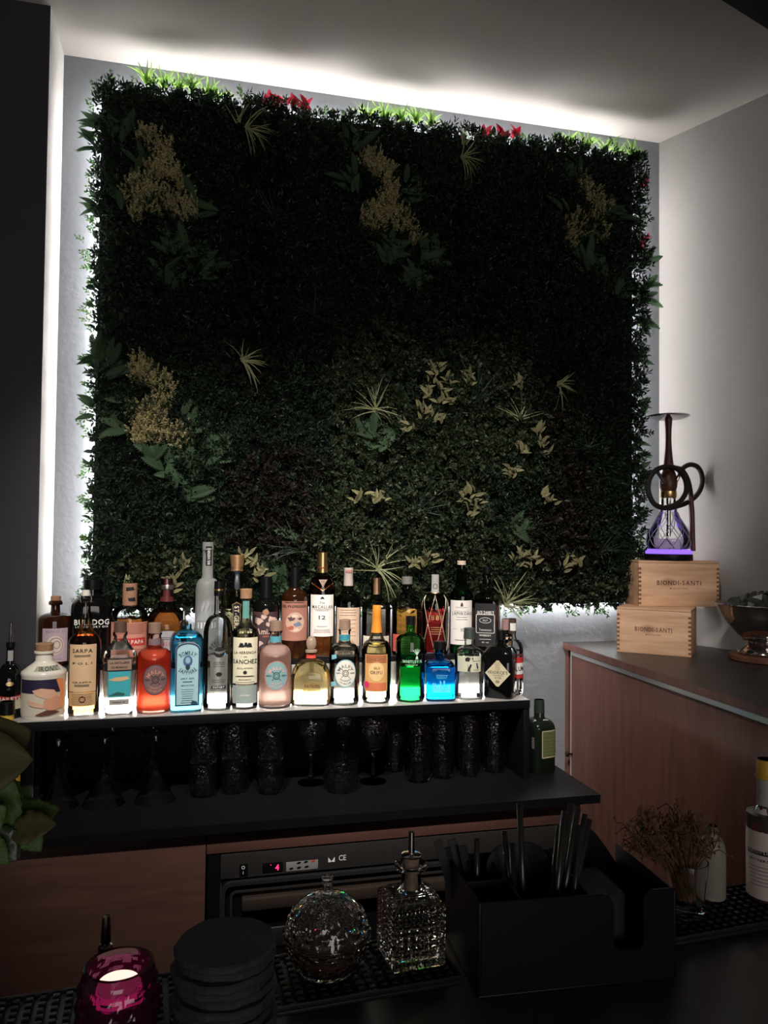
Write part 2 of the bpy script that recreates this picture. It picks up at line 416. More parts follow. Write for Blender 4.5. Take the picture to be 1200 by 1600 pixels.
    def text(s, tx, t, h, m, width=None, u=0, style='b', arc=None, up=True, parent=None, off=.0013, track=.1):
        """h, width and arc in body radii; arc is the radius about (u, t)"""
        w = width * s.R if width else None; h *= s.R; arc = arc * s.R if arc else None
        vf = arc_text(tx, h, arc, up, style, w, track) if arc else text2d(tx, h, style, w, track)
        s.wrap('lettering', vf, m, parent or s.lab, off, (u * s.R, t * s.H)); return s
    def lines(s, t0, t1, n, w, m, u=0, th=.0007, parent=None, jit=.3):
        parts = []
        for k in range(n):
            z = (t0 + (t1 - t0) * (k / max(1, n - 1))) * s.H; ww = w * s.R * (1 - jit * random.random())
            parts.append(rect_grid(u * s.R - ww, u * s.R + ww, z - th, z + th, 8, 1))
        v, f = join([([tuple(p) for p in a], b) for a, b in parts]); s.wrap('small_print', (np.array(v), f), m, parent or s.lab, .0012); return s
    def ringband(s, rx, rz, w, m, c=(0, 0), parent=None, off=.0012, name='label_border'):
        v, f = band(ell(rx, rz), ell(rx - w, rz - w)); s.wrap(name, (v * s.R, f), m, parent or s.lab, off, (c[0] * s.R, c[1] * s.H)); return s

# ------------------------------------------------------------------ the room
YW, ZCEIL, XL, XR = 2.33, 2.917, -.388, 1.541
structure(obj('floor', mesh(*box_vf(-3, 4, -2, 2.6, -.05, 0)), M_floor))
structure(obj('wall_back', mesh(*box_vf(-1.6, 2.4, YW, YW + .12, 0, ZCEIL)), M_plaster))
wl = structure(obj('wall_left', mesh(*box_vf(-2.2, XL, 2.118, YW - .0005, 0, ZCEIL)), M_dark))
wl.data.materials.append(M_white); wl.data.polygons[5].material_index = 1       # the reveal beside the plants is painted white
d = Vector((.147, -.349)).normalized(); e = Vector((XR, YW)) + d * 2.6; nrm = Vector((-d.y, d.x)) * .1
structure(obj('wall_right', mesh(*prism_vf([(XR, YW), (e.x, e.y), (e.x + nrm.x, e.y + nrm.y), (XR + nrm.x, YW + nrm.y)], 0, ZCEIL)), M_side))
structure(obj('ceiling', mesh(*box_vf(-2.2, 3.6, -1.4, YW + .12, ZCEIL, ZCEIL + .1)), M_ceil))
a, b = at_z(1127, 0, 2.86), at_z(1200, 46, 2.86); q = (b - a).normalized(); n2 = Vector((q.y, -q.x, 0)) * .14
a2, b2 = a - q * .55, b + q * .8
structure(obj('trim_1', mesh(*prism_vf([(a2.x, a2.y), (b2.x, b2.y), (b2.x + n2.x, b2.y + n2.y), (a2.x + n2.x, a2.y + n2.y)][::-1], 2.86, ZCEIL - .0005)), M_black))

# ------------------------------------------------------------------ plant wall with its back light
PX0, PX1, PZ0, PZ1 = -.285, 1.408, 1.325, 2.812        # foliage panel
PW = thing('foliage_panel', 'large square panel of artificial foliage, lit from behind, on the grey wall', 'plant wall', ((PX0 + PX1) / 2, YW, PZ0))
PO = Vector(PW.location)
def pl(x, y, z): return (x - PO.x, y - PO.y, z - PO.z)
def pbox(name, x0, x1, y0, y1, z0, z1, m):
    return obj(name, mesh([pl(*p) for p in box_vf(x0, x1, y0, y1, z0, z1)[0]], box_vf(0, 1, 0, 1, 0, 1)[1]), m, PW)
pbox('backing_panel', PX0 + .01, PX1 - .01, 2.268, 2.288, PZ0 + .01, PZ1 - .01, M_black)
for x in (PX0 + .25, PX1 - .25): pbox('mounting_batten', x, x + .04, 2.288, YW, PZ0 + .05, PZ1 - .05, M_black)
M_led = emitter('led_white', (1, .985, .97), LED)
s0, s1 = 2.302, 2.314
c0 = .020                                           # the strips sit back from the rim, on the rear of the panel, and shine outwards
pbox('led_strip', PX0 + c0 - .004, PX0 + c0, s0, s1, PZ0 + c0, PZ1 - c0, M_led); pbox('led_strip', PX1 - c0, PX1 - c0 + .004, s0, s1, PZ0 + c0, PZ1 - c0, M_led)
pbox('led_strip', PX0 + c0, PX1 - c0, s0, s1, PZ1 - c0, PZ1 - c0 + .004, M_led); pbox('led_strip', PX0 + c0, PX1 - c0, s0, s1, PZ0 + c0 - .004, PZ0 + c0, M_led)
pbox('led_channel', PX0 + c0, PX0 + c0 + .012, 2.288, 2.316, PZ0 + c0, PZ1 - c0, M_black); pbox('led_channel', PX1 - c0 - .012, PX1 - c0, 2.288, 2.316, PZ0 + c0, PZ1 - c0, M_black)
pbox('led_channel', PX0 + c0 + .012, PX1 - c0 - .012, 2.288, 2.316, PZ1 - c0 - .012, PZ1 - c0, M_black); pbox('led_channel', PX0 + c0 + .012, PX1 - c0 - .012, 2.288, 2.316, PZ0 + c0, PZ0 + c0 + .012, M_black)

def norm(a): return a / np.maximum(1e-9, np.linalg.norm(a, axis=-1, keepdims=True))
def leaf_mesh(base, dirs, L, W, fold=.25, curl=.15, shape6=False):
    """one folded leaf for each base point, all in one mesh"""
    n = len(base); L = np.broadcast_to(L, n)[:, None]; W = np.broadcast_to(W, n)[:, None]
    dirs = norm(dirs); side = norm(np.cross(dirs, norm(rng.normal(size=(n, 3))))); nr = np.cross(side, dirs)
    if shape6:
        pts = [base, base + dirs * L * .3 + side * W * .46 + nr * W * fold, base + dirs * L * .68 + side * W * .36 + nr * (W * fold - L * curl * .4),
               base + dirs * L - nr * L * curl, base + dirs * L * .68 - side * W * .36 + nr * (W * fold - L * curl * .4), base + dirs * L * .3 - side * W * .46 + nr * W * fold, base + dirs * L * .5 - nr * L * curl * .15]
        k = 7; fc = [(0, 1, 6), (1, 2, 6), (2, 3, 6), (3, 4, 6), (4, 5, 6), (5, 0, 6)]
    else:
        pts = [base, base + dirs * L * .5 + side * W * .5 + nr * W * fold, base + dirs * L - nr * L * curl, base + dirs * L * .5 - side * W * .5 + nr * W * fold]
        k = 4; fc = [(0, 1, 2), (0, 2, 3)]
    V = np.stack(pts, 1).reshape(-1, 3); Fi = (np.arange(n)[:, None, None] * k + np.array(fc)[None]).reshape(-1, 3)
    me = bpy.data.meshes.new('leaves'); me.vertices.add(len(V)); me.vertices.foreach_set('co', V.astype(np.float32).ravel())
    me.loops.add(Fi.size); me.loops.foreach_set('vertex_index', Fi.astype(np.int32).ravel())
    me.polygons.add(len(Fi)); me.polygons.foreach_set('loop_start', np.arange(0, Fi.size, 3, dtype=np.int32))
    me.update(calc_edges=True); me.validate()
    tone = me.attributes.new('tone', 'FLOAT', 'POINT'); tone.data.foreach_set('value', np.repeat(rng.random(n) * .65, k).astype(np.float32))
    return me
def sprigs(c, axis, per, L, W, spread=1.0, rise=.02):
    """whorls of leaves around a short stem at each c"""
    n = len(c); axis = norm(axis); u = norm(np.cross(axis, norm(rng.normal(size=(n, 3))))); v = np.cross(axis, u)
    B, D = [], []
    for k in range(per):
        a = 2.4 * k + rng.random(n) * .8; h = (k / per)
        rad = u * np.cos(a)[:, None] + v * np.sin(a)[:, None]
        B.append(c + axis * (rise * h)); D.append(rad * spread * (1.1 - .6 * h) + axis * (.35 + .7 * h))
    B = np.concatenate(B); D = np.concatenate(D); return B - np.array(PO), D, L * (.7 + .6 * rng.random(len(B))), W * (.8 + .4 * rng.random(len(B)))
def vnoise(x, z, f, seed):
    r = np.random.default_rng(seed).random((64, 64)); gx, gz = (x * f) % 63, (z * f) % 63
    i, j = gx.astype(int), gz.astype(int); fx, fz = gx - i, gz - j
    fx, fz = fx * fx * (3 - 2 * fx), fz * fz * (3 - 2 * fz)
    return (r[i, j] * (1 - fx) + r[i + 1, j] * fx) * (1 - fz) + (r[i, j + 1] * (1 - fx) + r[i + 1, j + 1] * fx) * fz
def depth_at(x, z): return 2.236 - .036 * vnoise(x + 3, z, 9, 1) - .026 * vnoise(x + 3, z, 26, 2)
def pxz(px, py, y=2.22): p = at_y(px, py, y); return p.x, p.z

M_box = leafmat('boxwood_leaf', (.024, .040, .024), .30, rough=.32, var=.65)
M_clover = leafmat('clover_leaf', (.036, .047, .026), .3, rough=.35, var=.85)
M_bronze = leafmat('bronze_leaf', (.019, .015, .012), .25, var=.5)
M_fern = leafmat('fern_frond', (.055, .105, .052), .3, rough=.7, var=.45)
M_gold_f = leafmat('golden_sedum', (.42, .38, .22), .35, rough=.7, var=.5)
M_grass = leafmat('pale_grass_blade', (.36, .38, .21), .35, var=.4)
M_dgrass = leafmat('dark_grass_blade', (.016, .032, .020), .3, var=.4)
M_varieg = leafmat('cream_edged_leaf', (.30, .28, .15), .35, rough=.6, var=.5)
M_lime = leafmat('lime_sprig', (.17, .28, .065), .65, var=.4)
M_red = leafmat('red_leaf', (.27, .018, .035), .45, var=.5)
M_edge = leafmat('edge_sprig', (.030, .062, .020), .5, var=.5)

# the mat of tiny leaves: three kinds of sprig, spread in drifts
N = 17000
x = PX0 + .005 + (PX1 - PX0 - .01) * rng.random(N); z = PZ0 + .005 + (PZ1 - PZ0 - .030) * rng.random(N)
def in_zone(x, z, zones):
    r = np.zeros(len(x), bool)
    for px, py, rx, rz in zones:
        cx, cz = pxz(px, py); r |= ((x - cx) / rx) ** 2 + ((z - cz) / rz) ** 2 < .35 + .9 * vnoise(x + 2, z, 12, 3) + .3 * rng.normal(size=len(x))
    return r
bronze = (rng.random(N) < .75) & in_zone(x, z, [(400, 480, .11, .22), (430, 780, .14, .20), (395, 560, .10, .12), (745, 470, .10, .14), (880, 800, .10, .30), (420, 260, .08, .14), (860, 610, .08, .14), (700, 380, .08, .1)])
clover = in_zone(x, z, [(640, 720, .24, .34), (760, 640, .20, .24), (560, 860, .20, .26), (720, 880, .34, .16), (600, 560, .12, .10), (290, 900, .18, .10), (880, 930, .22, .06), (540, 620, .08, .18)]) & ~bronze & (rng.random(N) < .35 + .6 * vnoise(x + 2, z, 22, 5))
kinds = [('boxwood_foliage', ~bronze & ~clover, M_box, .0160, .0064), ('bronze_foliage', bronze, M_bronze, .017, .011), ('clover_foliage', clover, M_clover, .015, .011)]
for nm, sel, m, L, W in kinds:
    X, Z = x[sel], z[sel]; n = len(X)
    ax = np.stack([rng.normal(0, .45, n), -np.ones(n), rng.normal(.45, .45, n)], 1)
    c = np.stack([X, depth_at(X, Z) + .008 * rng.normal(size=n), Z], 1)
    B, D, LL, WW = sprigs(c, ax, 8, L, W)
    stuff(obj(nm, leaf_mesh(B, D, LL, WW), m, PW))
# a deeper under-layer so that no board shows through
n = 9000
X = PX0 + (PX1 - PX0) * rng.random(n); Z = PZ0 + (PZ1 - PZ0) * rng.random(n)
B = np.stack([X, 2.262 - .02 * rng.random(n), Z], 1) - np.array(PO); D = np.stack([rng.normal(0, 1, n), -.35 * np.ones(n), rng.normal(0, 1, n)], 1)
stuff(obj('under_foliage', leaf_mesh(B, D, .028, .018, shape6=True), M_box, PW))
# sprigs that stick out over the rim, in front of the light
n = 380
t = rng.random(n) * 4; X = np.where(t < 1, PX0, np.where(t < 2, PX1, PX0 + (PX1 - PX0) * rng.random(n)))
Z = np.where(t < 2, PZ0 + (PZ1 - PZ0) * rng.random(n), np.where(t < 3, PZ0, PZ1))
ox = np.where(t < 1, -1, np.where(t < 2, 1, 0)) * 1.; oz = np.where(t < 2, 0, np.where(t < 3, -1, 1)) * 1.
gap = vnoise(X + 2 + Z * .7, Z, 17, 9); ext = -.006 + .034 * rng.random(n) * np.clip(gap * 1.8 - .45, 0, 1.2)
c = np.stack([X + ox * ext, 2.245 + .03 * rng.random(n), Z + oz * ext], 1)
ax = np.stack([ox + rng.normal(0, .5, n), -.3 + rng.normal(0, .3, n), oz + rng.normal(.1, .5, n)], 1)
B, D, LL, WW = sprigs(c, ax, 8, .0115, .0062, rise=.024)
stuff(obj('rim_foliage', leaf_mesh(B, D, LL, WW), M_edge, PW))

# shared meshes of single leaves, each leaf then an object of its own
def frond_mesh(L=.11, W=.036, n=11, droop=.25):
    """lance-shaped frond: a solid blade folded along its rib, with a toothed edge"""
    V, Fc = [], []
    def mid(t): return Vector((0, t * L, -droop * L * t * t))
    def hw(t): return W / 2 * math.sin(pi * min(1, .10 + .90 * t)) ** .75
    for i in range(n):
        t0, t1 = i / n, (i + 1) / n
        for s in (-1, 1):
            k = len(V); w0, w1 = hw(t0) * .62, hw(t1) * .62; wt = hw((t0 + t1) / 2) * 1.05
            V += [mid(t0), mid(t1), mid(t1) + Vector((s * w1, 0, .30 * w1)), mid(min(1, t1 + .25 / n)) + Vector((s * wt, 0, .18 * wt)), mid(t0) + Vector((s * w0, 0, .30 * w0))]
            Fc.append((k, k + 4, k + 3, k + 2, k + 1) if s > 0 else (k, k + 1, k + 2, k + 3, k + 4))
    return mesh(V, Fc)
def blade_mesh(L=.12, w=.0035, droop=.5, side=.1, n=6):
    V, Fc = [], []
    for i in range(n + 1):
        t = i / n; c = Vector((side * L * t * t, t * L * (1 - .15 * droop * t), -droop * L * t * t)); ww = w * (1 - t) ** .6
        V += [c + Vector((-ww, 0, ww * .3)), c + Vector((ww, 0, ww * .3))]
    Fc = [(2 * i, 2 * i + 1, 2 * i + 3, 2 * i + 2) for i in range(n)]; return mesh(V, Fc)
def broad_mesh(L=.03, w=.012, curl=.2, n=4):
    V, Fc = [], []
    for i in range(n + 1):
        t = i / n; ww = w / 2 * math.sin(pi * (.08 + .9 * t) ** .8) + .0002; zc = -curl * L * t * t
        V += [(-ww, t * L, zc + ww * .35), (0, t * L, zc), (ww, t * L, zc + ww * .35)]
    for i in range(n): Fc += [(3 * i, 3 * i + 1, 3 * i + 4, 3 * i + 3), (3 * i + 1, 3 * i + 2, 3 * i + 5, 3 * i + 4)]
    return mesh(V, Fc)
FROND = [frond_mesh(.075, .030, 11, .15), frond_mesh(.065, .028, 10, .35), frond_mesh(.088, .032, 12, .25)]
for me in FROND: me.materials.append(M_fern)
def orient(o, direction, facing=(0, -1, .2), jit=.0):
    """local +Y along direction, local +Z towards facing"""
    y = Vector(direction).normalized(); f = Vector(facing); x = y.cross(f).normalized(); zz = x.cross(y)
    o.rotation_euler = Matrix(((x.x, y.x, zz.x), (x.y, y.y, zz.y), (x.z, y.z, zz.z))).to_euler()
def cluster(name, px, py, ydep=2.20):
    X, Z = pxz(px, py, ydep); o = bpy.data.objects.new(name, None); col.objects.link(o); o.parent = PW; o.location = pl(X, ydep, Z); o.empty_display_size = .02; return o
def fern(px, py, n, spread=150, mean=90, y=2.205, sc_=1., step=.030):
    c = cluster('fern', px, py, y)
    for k in range(n):
        a = math.radians(mean + (k / max(1, n - 1) - .5) * spread + random.uniform(-10, 10))
        o = obj('frond', random.choice(FROND), None, c, (random.uniform(-step, step), random.uniform(-.012, .01), random.uniform(-step, step)))
        s = sc_ * random.uniform(.75, 1.1); o.scale = (s, s, s)
        orient(o, (math.cos(a), random.uniform(-.55, -.1), math.sin(a)), (random.uniform(-.2, .2), -1, random.uniform(0, .5)))
# ferns: over and under each golden drift, at the left rim and lower down
for px, py, n, sp, me_, s in [(187, 215, 6, 130, 95, .85), (222, 270, 4, 120, 100, .8), (200, 320, 4, 90, 95, .8), (300, 330, 6, 160, 40, .8), (280, 390, 9, 200, 80, .85), (320, 420, 7, 160, 60, .8), (270, 440, 6, 150, 90, .75),
                        (548, 225, 4, 120, 90, .85), (560, 290, 4, 100, 120, .8), (640, 300, 4, 120, 40, .75), (610, 400, 8, 190, 80, .85), (670, 400, 7, 140, 60, .85), (640, 440, 6, 160, 80, .8),
                        (890, 265, 4, 120, 100, .8), (955, 330, 4, 120, 30, .8), (920, 420, 8, 180, 80, .85), (955, 450, 6, 140, 60, .9), (885, 340, 3, 90, 110, .7),
                        (165, 575, 7, 140, 70, .85), (205, 640, 3, 100, 150, .8), (300, 660, 6, 130, 50, .8), (250, 730, 9, 180, 80, .85), (310, 730, 8, 140, 65, .9), (335, 700, 4, 110, 70, .85), (290, 770, 5, 150, 60, .8), (195, 665, 3, 80, 170, .9),
                        (585, 690, 5, 180, 90, 1.), (800, 830, 6, 160, 30, 1.), (470, 850, 5, 160, 90, 1.), (430, 925, 5, 120, 60, 1.), (745, 800, 4, 180, 90, .9)]:
    fern(px, py, int(n * 1.9), sp * .8, me_, 2.192 if py < 780 else 2.205, s)
for px, py, mean in [(1000, 415, 50), (1000, 452, 25), (1000, 470, 5), (996, 500, 330)]:
    fern(px, py, 3, 40, mean, 2.225, 1.0, .008)
for px, py, n in [(150, 200, 5), (148, 235, 4), (152, 330, 4), (150, 565, 4), (148, 640, 3), (998, 560, 4), (998, 640, 4), (1000, 740, 4), (998, 700, 3)]:   # dark pointed leaves at the rim
    c = cluster('pointed_leaf_sprig', px, py, 2.22)
    for k in range(n):
        o = obj('leaf', BR_DARK, None, c, (0, random.uniform(-.02, .02), random.uniform(-.02, .02))) if 'BR_DARK' in globals() else None
        if o is None:
            BR_DARK = broad_mesh(.05, .02, .15); BR_DARK.materials.append(M_fern); o = obj('leaf', BR_DARK, None, c)
        out = -1 if px < 500 else 1
        orient(o, (out * 1., random.uniform(-.5, .1), random.uniform(-.5, .9)), (random.uniform(-.3, .3), -1, .6))

# golden sedum drifts
def drift(pts, n):
    cs = []
    for px, py, r in pts:
        cx, cz = pxz(px, py, 2.19); k = int(n * r * r)
        a = rng.random(k) * 2 * pi; rr = r * np.sqrt(rng.random(k)) * .00165 * 1.0
        cs.append(np.stack([cx + rr * np.cos(a), 2.185 + .03 * rng.random(k), cz + rr * np.sin(a)], 1))
    c = np.concatenate(cs); m = len(c)
    ax = np.stack([rng.normal(0, .3, m), -.7 * np.ones(m), .6 + rng.normal(0, .3, m)], 1)
    B, D, L, W = sprigs(c, ax, 18, .0060, .0040, rise=.030)
    stuff(obj('golden_flower_drift', leaf_mesh(B, D, L, W), M_gold_f, PW))
drift([(232, 218, 20), (255, 240, 20), (268, 265, 16), (278, 290, 18), (215, 300, 26), (245, 315, 24), (285, 325, 26), (215, 335, 14), (240, 270, 16)], .14)
drift([(580, 250, 20), (600, 272, 20), (610, 300, 18), (585, 345, 26), (625, 345, 22), (650, 372, 14), (605, 320, 18)], .14)
drift([(910, 290, 16), (928, 310, 18), (945, 330, 14), (900, 355, 22), (935, 365, 20), (890, 380, 14), (925, 340, 14)], .14)
drift([(222, 580, 24), (245, 600, 20), (262, 618, 14), (215, 650, 20), (250, 640, 20), (240, 672, 28), (280, 682, 22), (215, 680, 18)], .14)

# grass tufts: pale ones stand out, dark ones melt in
def make_blades(m, L, w):
    out = [blade_mesh(L * k, w, dr, sd) for k, dr, sd in ((1, .5, .15), (.8, .3, -.2), (1.15, .8, .1), (.9, .15, .05))]
    for me in out: me.materials.append(m)
    return out
PALE, PALE_FINE, DARKG = make_blades(M_grass, .10, .0027), make_blades(M_grass, .105, .0019), make_blades(M_dgrass, .13, .0016)
def tuft(name, px, py, blades, n, a0, a1, s=1., y=2.18):
    c = cluster(name, px, py, y)
    for k in range(n):
        a = math.radians(random.uniform(a0, a1)); o = obj('blade', random.choice(blades), None, c, (random.uniform(-.006, .006), 0, random.uniform(-.006, .006)))
        q = s * random.uniform(.7, 1.1); o.scale = (q, q, q); orient(o, (math.cos(a), random.uniform(-.7, -.05), math.sin(a)), (random.uniform(-.4, .4), -1, random.uniform(.1, .8)))
for px, py, n, a0, a1, s in [(385, 200, 16, -60, 60, .9), (372, 190, 4, 70, 120, .8), (722, 245, 14, -70, 60, .95), (725, 225, 4, 60, 110, .8), (378, 562, 10, -75, 30, .95), (380, 565, 6, 40, 140, .7), (872, 600, 13, -70, 30, .85)]:
    tuft('pale_grass_tuft', px, py, PALE, int(n * 1.5), a0 - 20, a1 + 20, s * .95, 2.172)
for px, py, n, a0, a1, s in [(585, 640, 24, -40, 200, .95), (812, 655, 16, 10, 170, .95), (590, 890, 22, -60, 190, 1.), (790, 945, 26, -50, 170, 1.05), (200, 900, 12, -110, -60, .6)]:
    tuft('fine_grass_tuft', px, py, PALE_FINE, n, a0, a1, s)
for px, py, n, a0, a1, s in [(490, 490, 22, -20, 200, 1.), (830, 535, 22, -20, 200, 1.), (745, 625, 24, 10, 150, 1.1), (650, 800, 22, -20, 160, 1.1), (470, 860, 18, -10, 190, 1.), (940, 860, 20, -20, 90, 1.), (430, 340, 16, -20, 200, 1.), (920, 700, 16, -20, 200, 1.)]:
    tuft('dark_grass_tuft', px, py, DARKG, n, a0, a1, s)
# cream edged leaf sprigs
VAR = [broad_mesh(.034, .012, .2), broad_mesh(.028, .011, .35)]
for me in VAR: me.materials.append(M_varieg)
def sprig(name, px, py, meshes, n, a0, a1, s=1., y=2.185):
    c = cluster(name, px, py, y)
    for k in range(n):
        a = math.radians(random.uniform(a0, a1)); o = obj('leaf', random.choice(meshes), None, c, (random.uniform(-.014, .014), random.uniform(-.008, .008), random.uniform(-.014, .014)))
        q = s * random.uniform(.7, 1.1); o.scale = (q, q, q); orient(o, (math.cos(a), random.uniform(-.8, -.2), math.sin(a)), (random.uniform(-.5, .5), -1, random.uniform(.1, .8)))
for px, py, n in [(680, 580, 5), (700, 598, 4), (735, 590, 4), (668, 612, 5), (660, 640, 5), (690, 625, 4), (682, 655, 4), (640, 668, 3), (815, 600, 4), (840, 670, 5), (845, 695, 4), (820, 705, 4), (800, 735, 5), (740, 770, 4), (720, 780, 4), (735, 805, 4), (850, 780, 4),
                   (670, 872, 6), (655, 885, 5), (815, 870, 5), (835, 875, 4), (390, 880, 5), (410, 895, 5), (268, 912, 4), (560, 780, 3), (590, 780, 3), (880, 890, 3), (285, 885, 4), (905, 880, 3)]:
    sprig('cream_edged_sprig', px, py, VAR, n + 3, 10, 170, 1.0, 2.170); sprig('cream_edged_sprig', px + random.uniform(-14, 14), py + random.uniform(-14, 14), VAR, n, 10, 170, .85, 2.172)
LIME = make_blades(M_lime, .062, .0034); REDL = [broad_mesh(.030, .014, .2)]; REDL[0].materials.append(M_red)
for px, py in [(232, 140), (255, 145), (280, 150), (300, 152), (325, 160), (340, 165), (575, 195), (600, 195), (625, 197), (650, 200), (672, 205), (890, 236), (915, 240), (945, 246), (965, 250), (985, 250), (995, 262)]:
    tuft('lime_grass_tuft', px, py - 9, LIME, 15, 35, 145, 1., 2.258)
for px, py in [(422, 168), (440, 170), (460, 172), (480, 176), (760, 215), (785, 218), (805, 220), (1003, 292), (1003, 388)]:
    sprig('red_leaf_sprig', px, py - 4, REDL, 8, 20, 160, 1.1, 2.255)

# ------------------------------------------------------------------ back counter, its cabinet and the refrigerator
ZB = .877                                              # back counter top
tag(box('back_counter', -1.5, 1.04, 1.834, 2.1175, ZB - .022, ZB, M_black, None, .002), 'black back-bar worktop carrying the stepped bottle display', 'worktop')
bc = bpy.data.objects['back_counter']
bc.data = mesh(*prism_vf([(-1.5, 1.834), (1.04, 1.834), (1.04, 2.329), (XL + .001, 2.329), (XL + .001, 2.117), (-1.5, 2.117)], ZB - .022, ZB)); bc.data.materials.append(M_black)
cab = thing('back_bar_cabinet', 'mahogany back-bar cabinet under the black worktop', 'cabinet', (-.2, 1.85, 0))
def cb(name, x0, x1, y0, y1, z0, z1, m, par=cab, b=.0015): return box(name, x0 + .2, x1 + .2, y0 - 1.85, y1 - 1.85, z0, z1, m, par, b)
cb('front_panel', -1.5, .037, 1.852, 1.870, .05, ZB - .0225, M_brown_h)
cb('top_rail', .039, .992, 1.852, 1.870, .803, ZB - .0225, M_brown_h)
cb('end_panel', .975, .995, 1.871, 2.315, .05, ZB - .0225, M_brown)
cb('side_post', .945, .992, 1.852, 1.870, .05, .8015, M_brown)
cb('plinth', -1.5, .99, 1.885, 1.90, 0, .05, M_black)
fr = thing('refrigerator', 'black built-in undercounter refrigerator with a red digit display', 'refrigerator', (.49, 1.853, .06))
def rb(name, x0, x1, y0, y1, z0, z1, m, par=fr, b=.002): return box(name, x0 - .49, x1 - .49, y0 - 1.853, y1 - 1.853, z0 - .06, z1 - .06, m, par, b)
M_fr = mat('fridge_black_steel', (.035, .033, .032), .38, .3, var=.15, scale=60)
rb('case', .042, .943, 1.862, 2.30, .06, .799, M_fr)
rb('side_trim', .042, .070, 1.854, 1.862, .06, .799, M_blackp)
cp = rb('control_panel', .071, .943, 1.853, 1.862, .742, .799, M_fr)
def fy(px, py): p = at_y(px, py, 1.852); return p.x, p.z
def plate(name, px0, px1, py0, py1, m, par, dy=.0015, y=1.853):
    (xa, za), (xb, zb) = fy(px0, py1), fy(px1, py0); return rb(name, xa, xb, y - dy, y, za, zb, m, par, .0006)
sw = plate('power_switch', 374, 387, 1349, 1368, M_blackp, fr, .003)
x_, z_ = fy(380, 1355)
def fplace(x0, z0, y): return lambda a, b: (x0 + a - .49, y - 1.853, z0 + b - .06)
obj('lettering', mesh([fplace(x_, z_, 1.8494)(a, b) for a, b in band(ell(.004, .004, 16), ell(.0026, .0026, 16))[0]], band(ell(.004, .004, 16), ell(.0026, .0026, 16))[1]), Wt, sw)
flat_text('lettering', 'I', .007, Wt, sw, fplace(x_, z_ - .012, 1.8494), 'r')
dsp = plate('display', 410, 442, 1346, 1364, M_blackp, fr, .0015)
M_digit = emitter('red_digit', (1, .02, .12), 3.0)
x_, z_ = fy(433, 1355); flat_text('lettering', '4', .013, M_digit, dsp, fplace(x_, z_, 1.8510), 'b', .009)
x_, z_ = fy(423, 1351); flat_text('lettering', '.', .008, M_digit, dsp, fplace(x_, z_ + .003, 1.8510), 'b')
kp = plate('keypad', 447, 497, 1343, 1362, mat('keypad_grey', (.22, .22, .22), .5), fr, .0012)
for i, (px, py) in enumerate([(467, 1348), (478, 1346.5), (489, 1345), (455, 1357), (467, 1355.5), (479, 1354)]):
    x_, z_ = fy(px, py); vf = shape(ell(.0048, .0026, 14), 1)
    obj('key', mesh([fplace(x_, z_, 1.8512)(a + b * .6, b) for a, b in vf[0]], vf[1]), mat('key_red', (.55, .06, .03), .5) if i == 2 else M_blackp, kp)
x_, z_ = fy(535, 1340); flat_text('lettering', 'CE', .0125, Wt, cp, fplace(x_, z_, 1.8518), 'r', .018)
x_, z_ = fy(518, 1343); obj('emblem', mesh([fplace(x_, z_, 1.8518)(a, b) for a, b in [(-.008, -.006), (-.008, .006), (0, -.004), (.008, .006), (.008, -.006), (.002, -.006), (0, -.004), (-.002, -.006)]], [(0, 1, 2, 7), (2, 3, 4, 5)]), Wt, cp)
def rrect(x0, x1, z0, z1, r, n=5):
    out = []
    for cx, cz, a0 in ((x1 - r, z0 + r, -90), (x1 - r, z1 - r, 0), (x0 + r, z1 - r, 90), (x0 + r, z0 + r, 180)):
        for k in range(n + 1):
            a = math.radians(a0 + 90 * k / n); out.append((cx + r * math.cos(a), cz + r * math.sin(a)))
    return out
def ring_prism(o, i, y0, y1, m, name, par=fr):
    n = len(o); V = [(a - .49, y - 1.853, b - .06) for y in (y0, y1) for L in (o, i) for a, b in L]; Fc = []
    for k in range(n):
        k2 = (k + 1) % n; Fc += [(k, k2, n + k2, n + k), (2 * n + k, 3 * n + k, 3 * n + k2, 2 * n + k2), (k, 2 * n + k, 2 * n + k2, k2), (n + k, n + k2, 3 * n + k2, 3 * n + k)]
    return obj(name, mesh(V, Fc), m, par)
dr_ = rb('door', .075, .940, 1.857, 1.8615, .07, .738, M_blackp)
ring_prism(rrect(.074, .94, .075, .735, .022), rrect(.082, .932, .083, .727, .016), 1.8445, 1.857, mat('door_frame', (.10, .10, .10), .25, .8), 'door_frame', dr_)
ring_prism(rrect(.094, .92, .095, .714, .014), rrect(.099, .915, .1, .709, .010), 1.849, 1.857, M_fr, 'door_gasket', dr_)
hd = rb('door_handle', .120, .890, 1.830, 1.857, .672, .700, mat('handle_bronze', (.16, .12, .10), .3, .8), dr_, .006)
rb('name_plate', .175, .250, 1.853, 1.857, .575, .618, M_steel, dr_, .001)

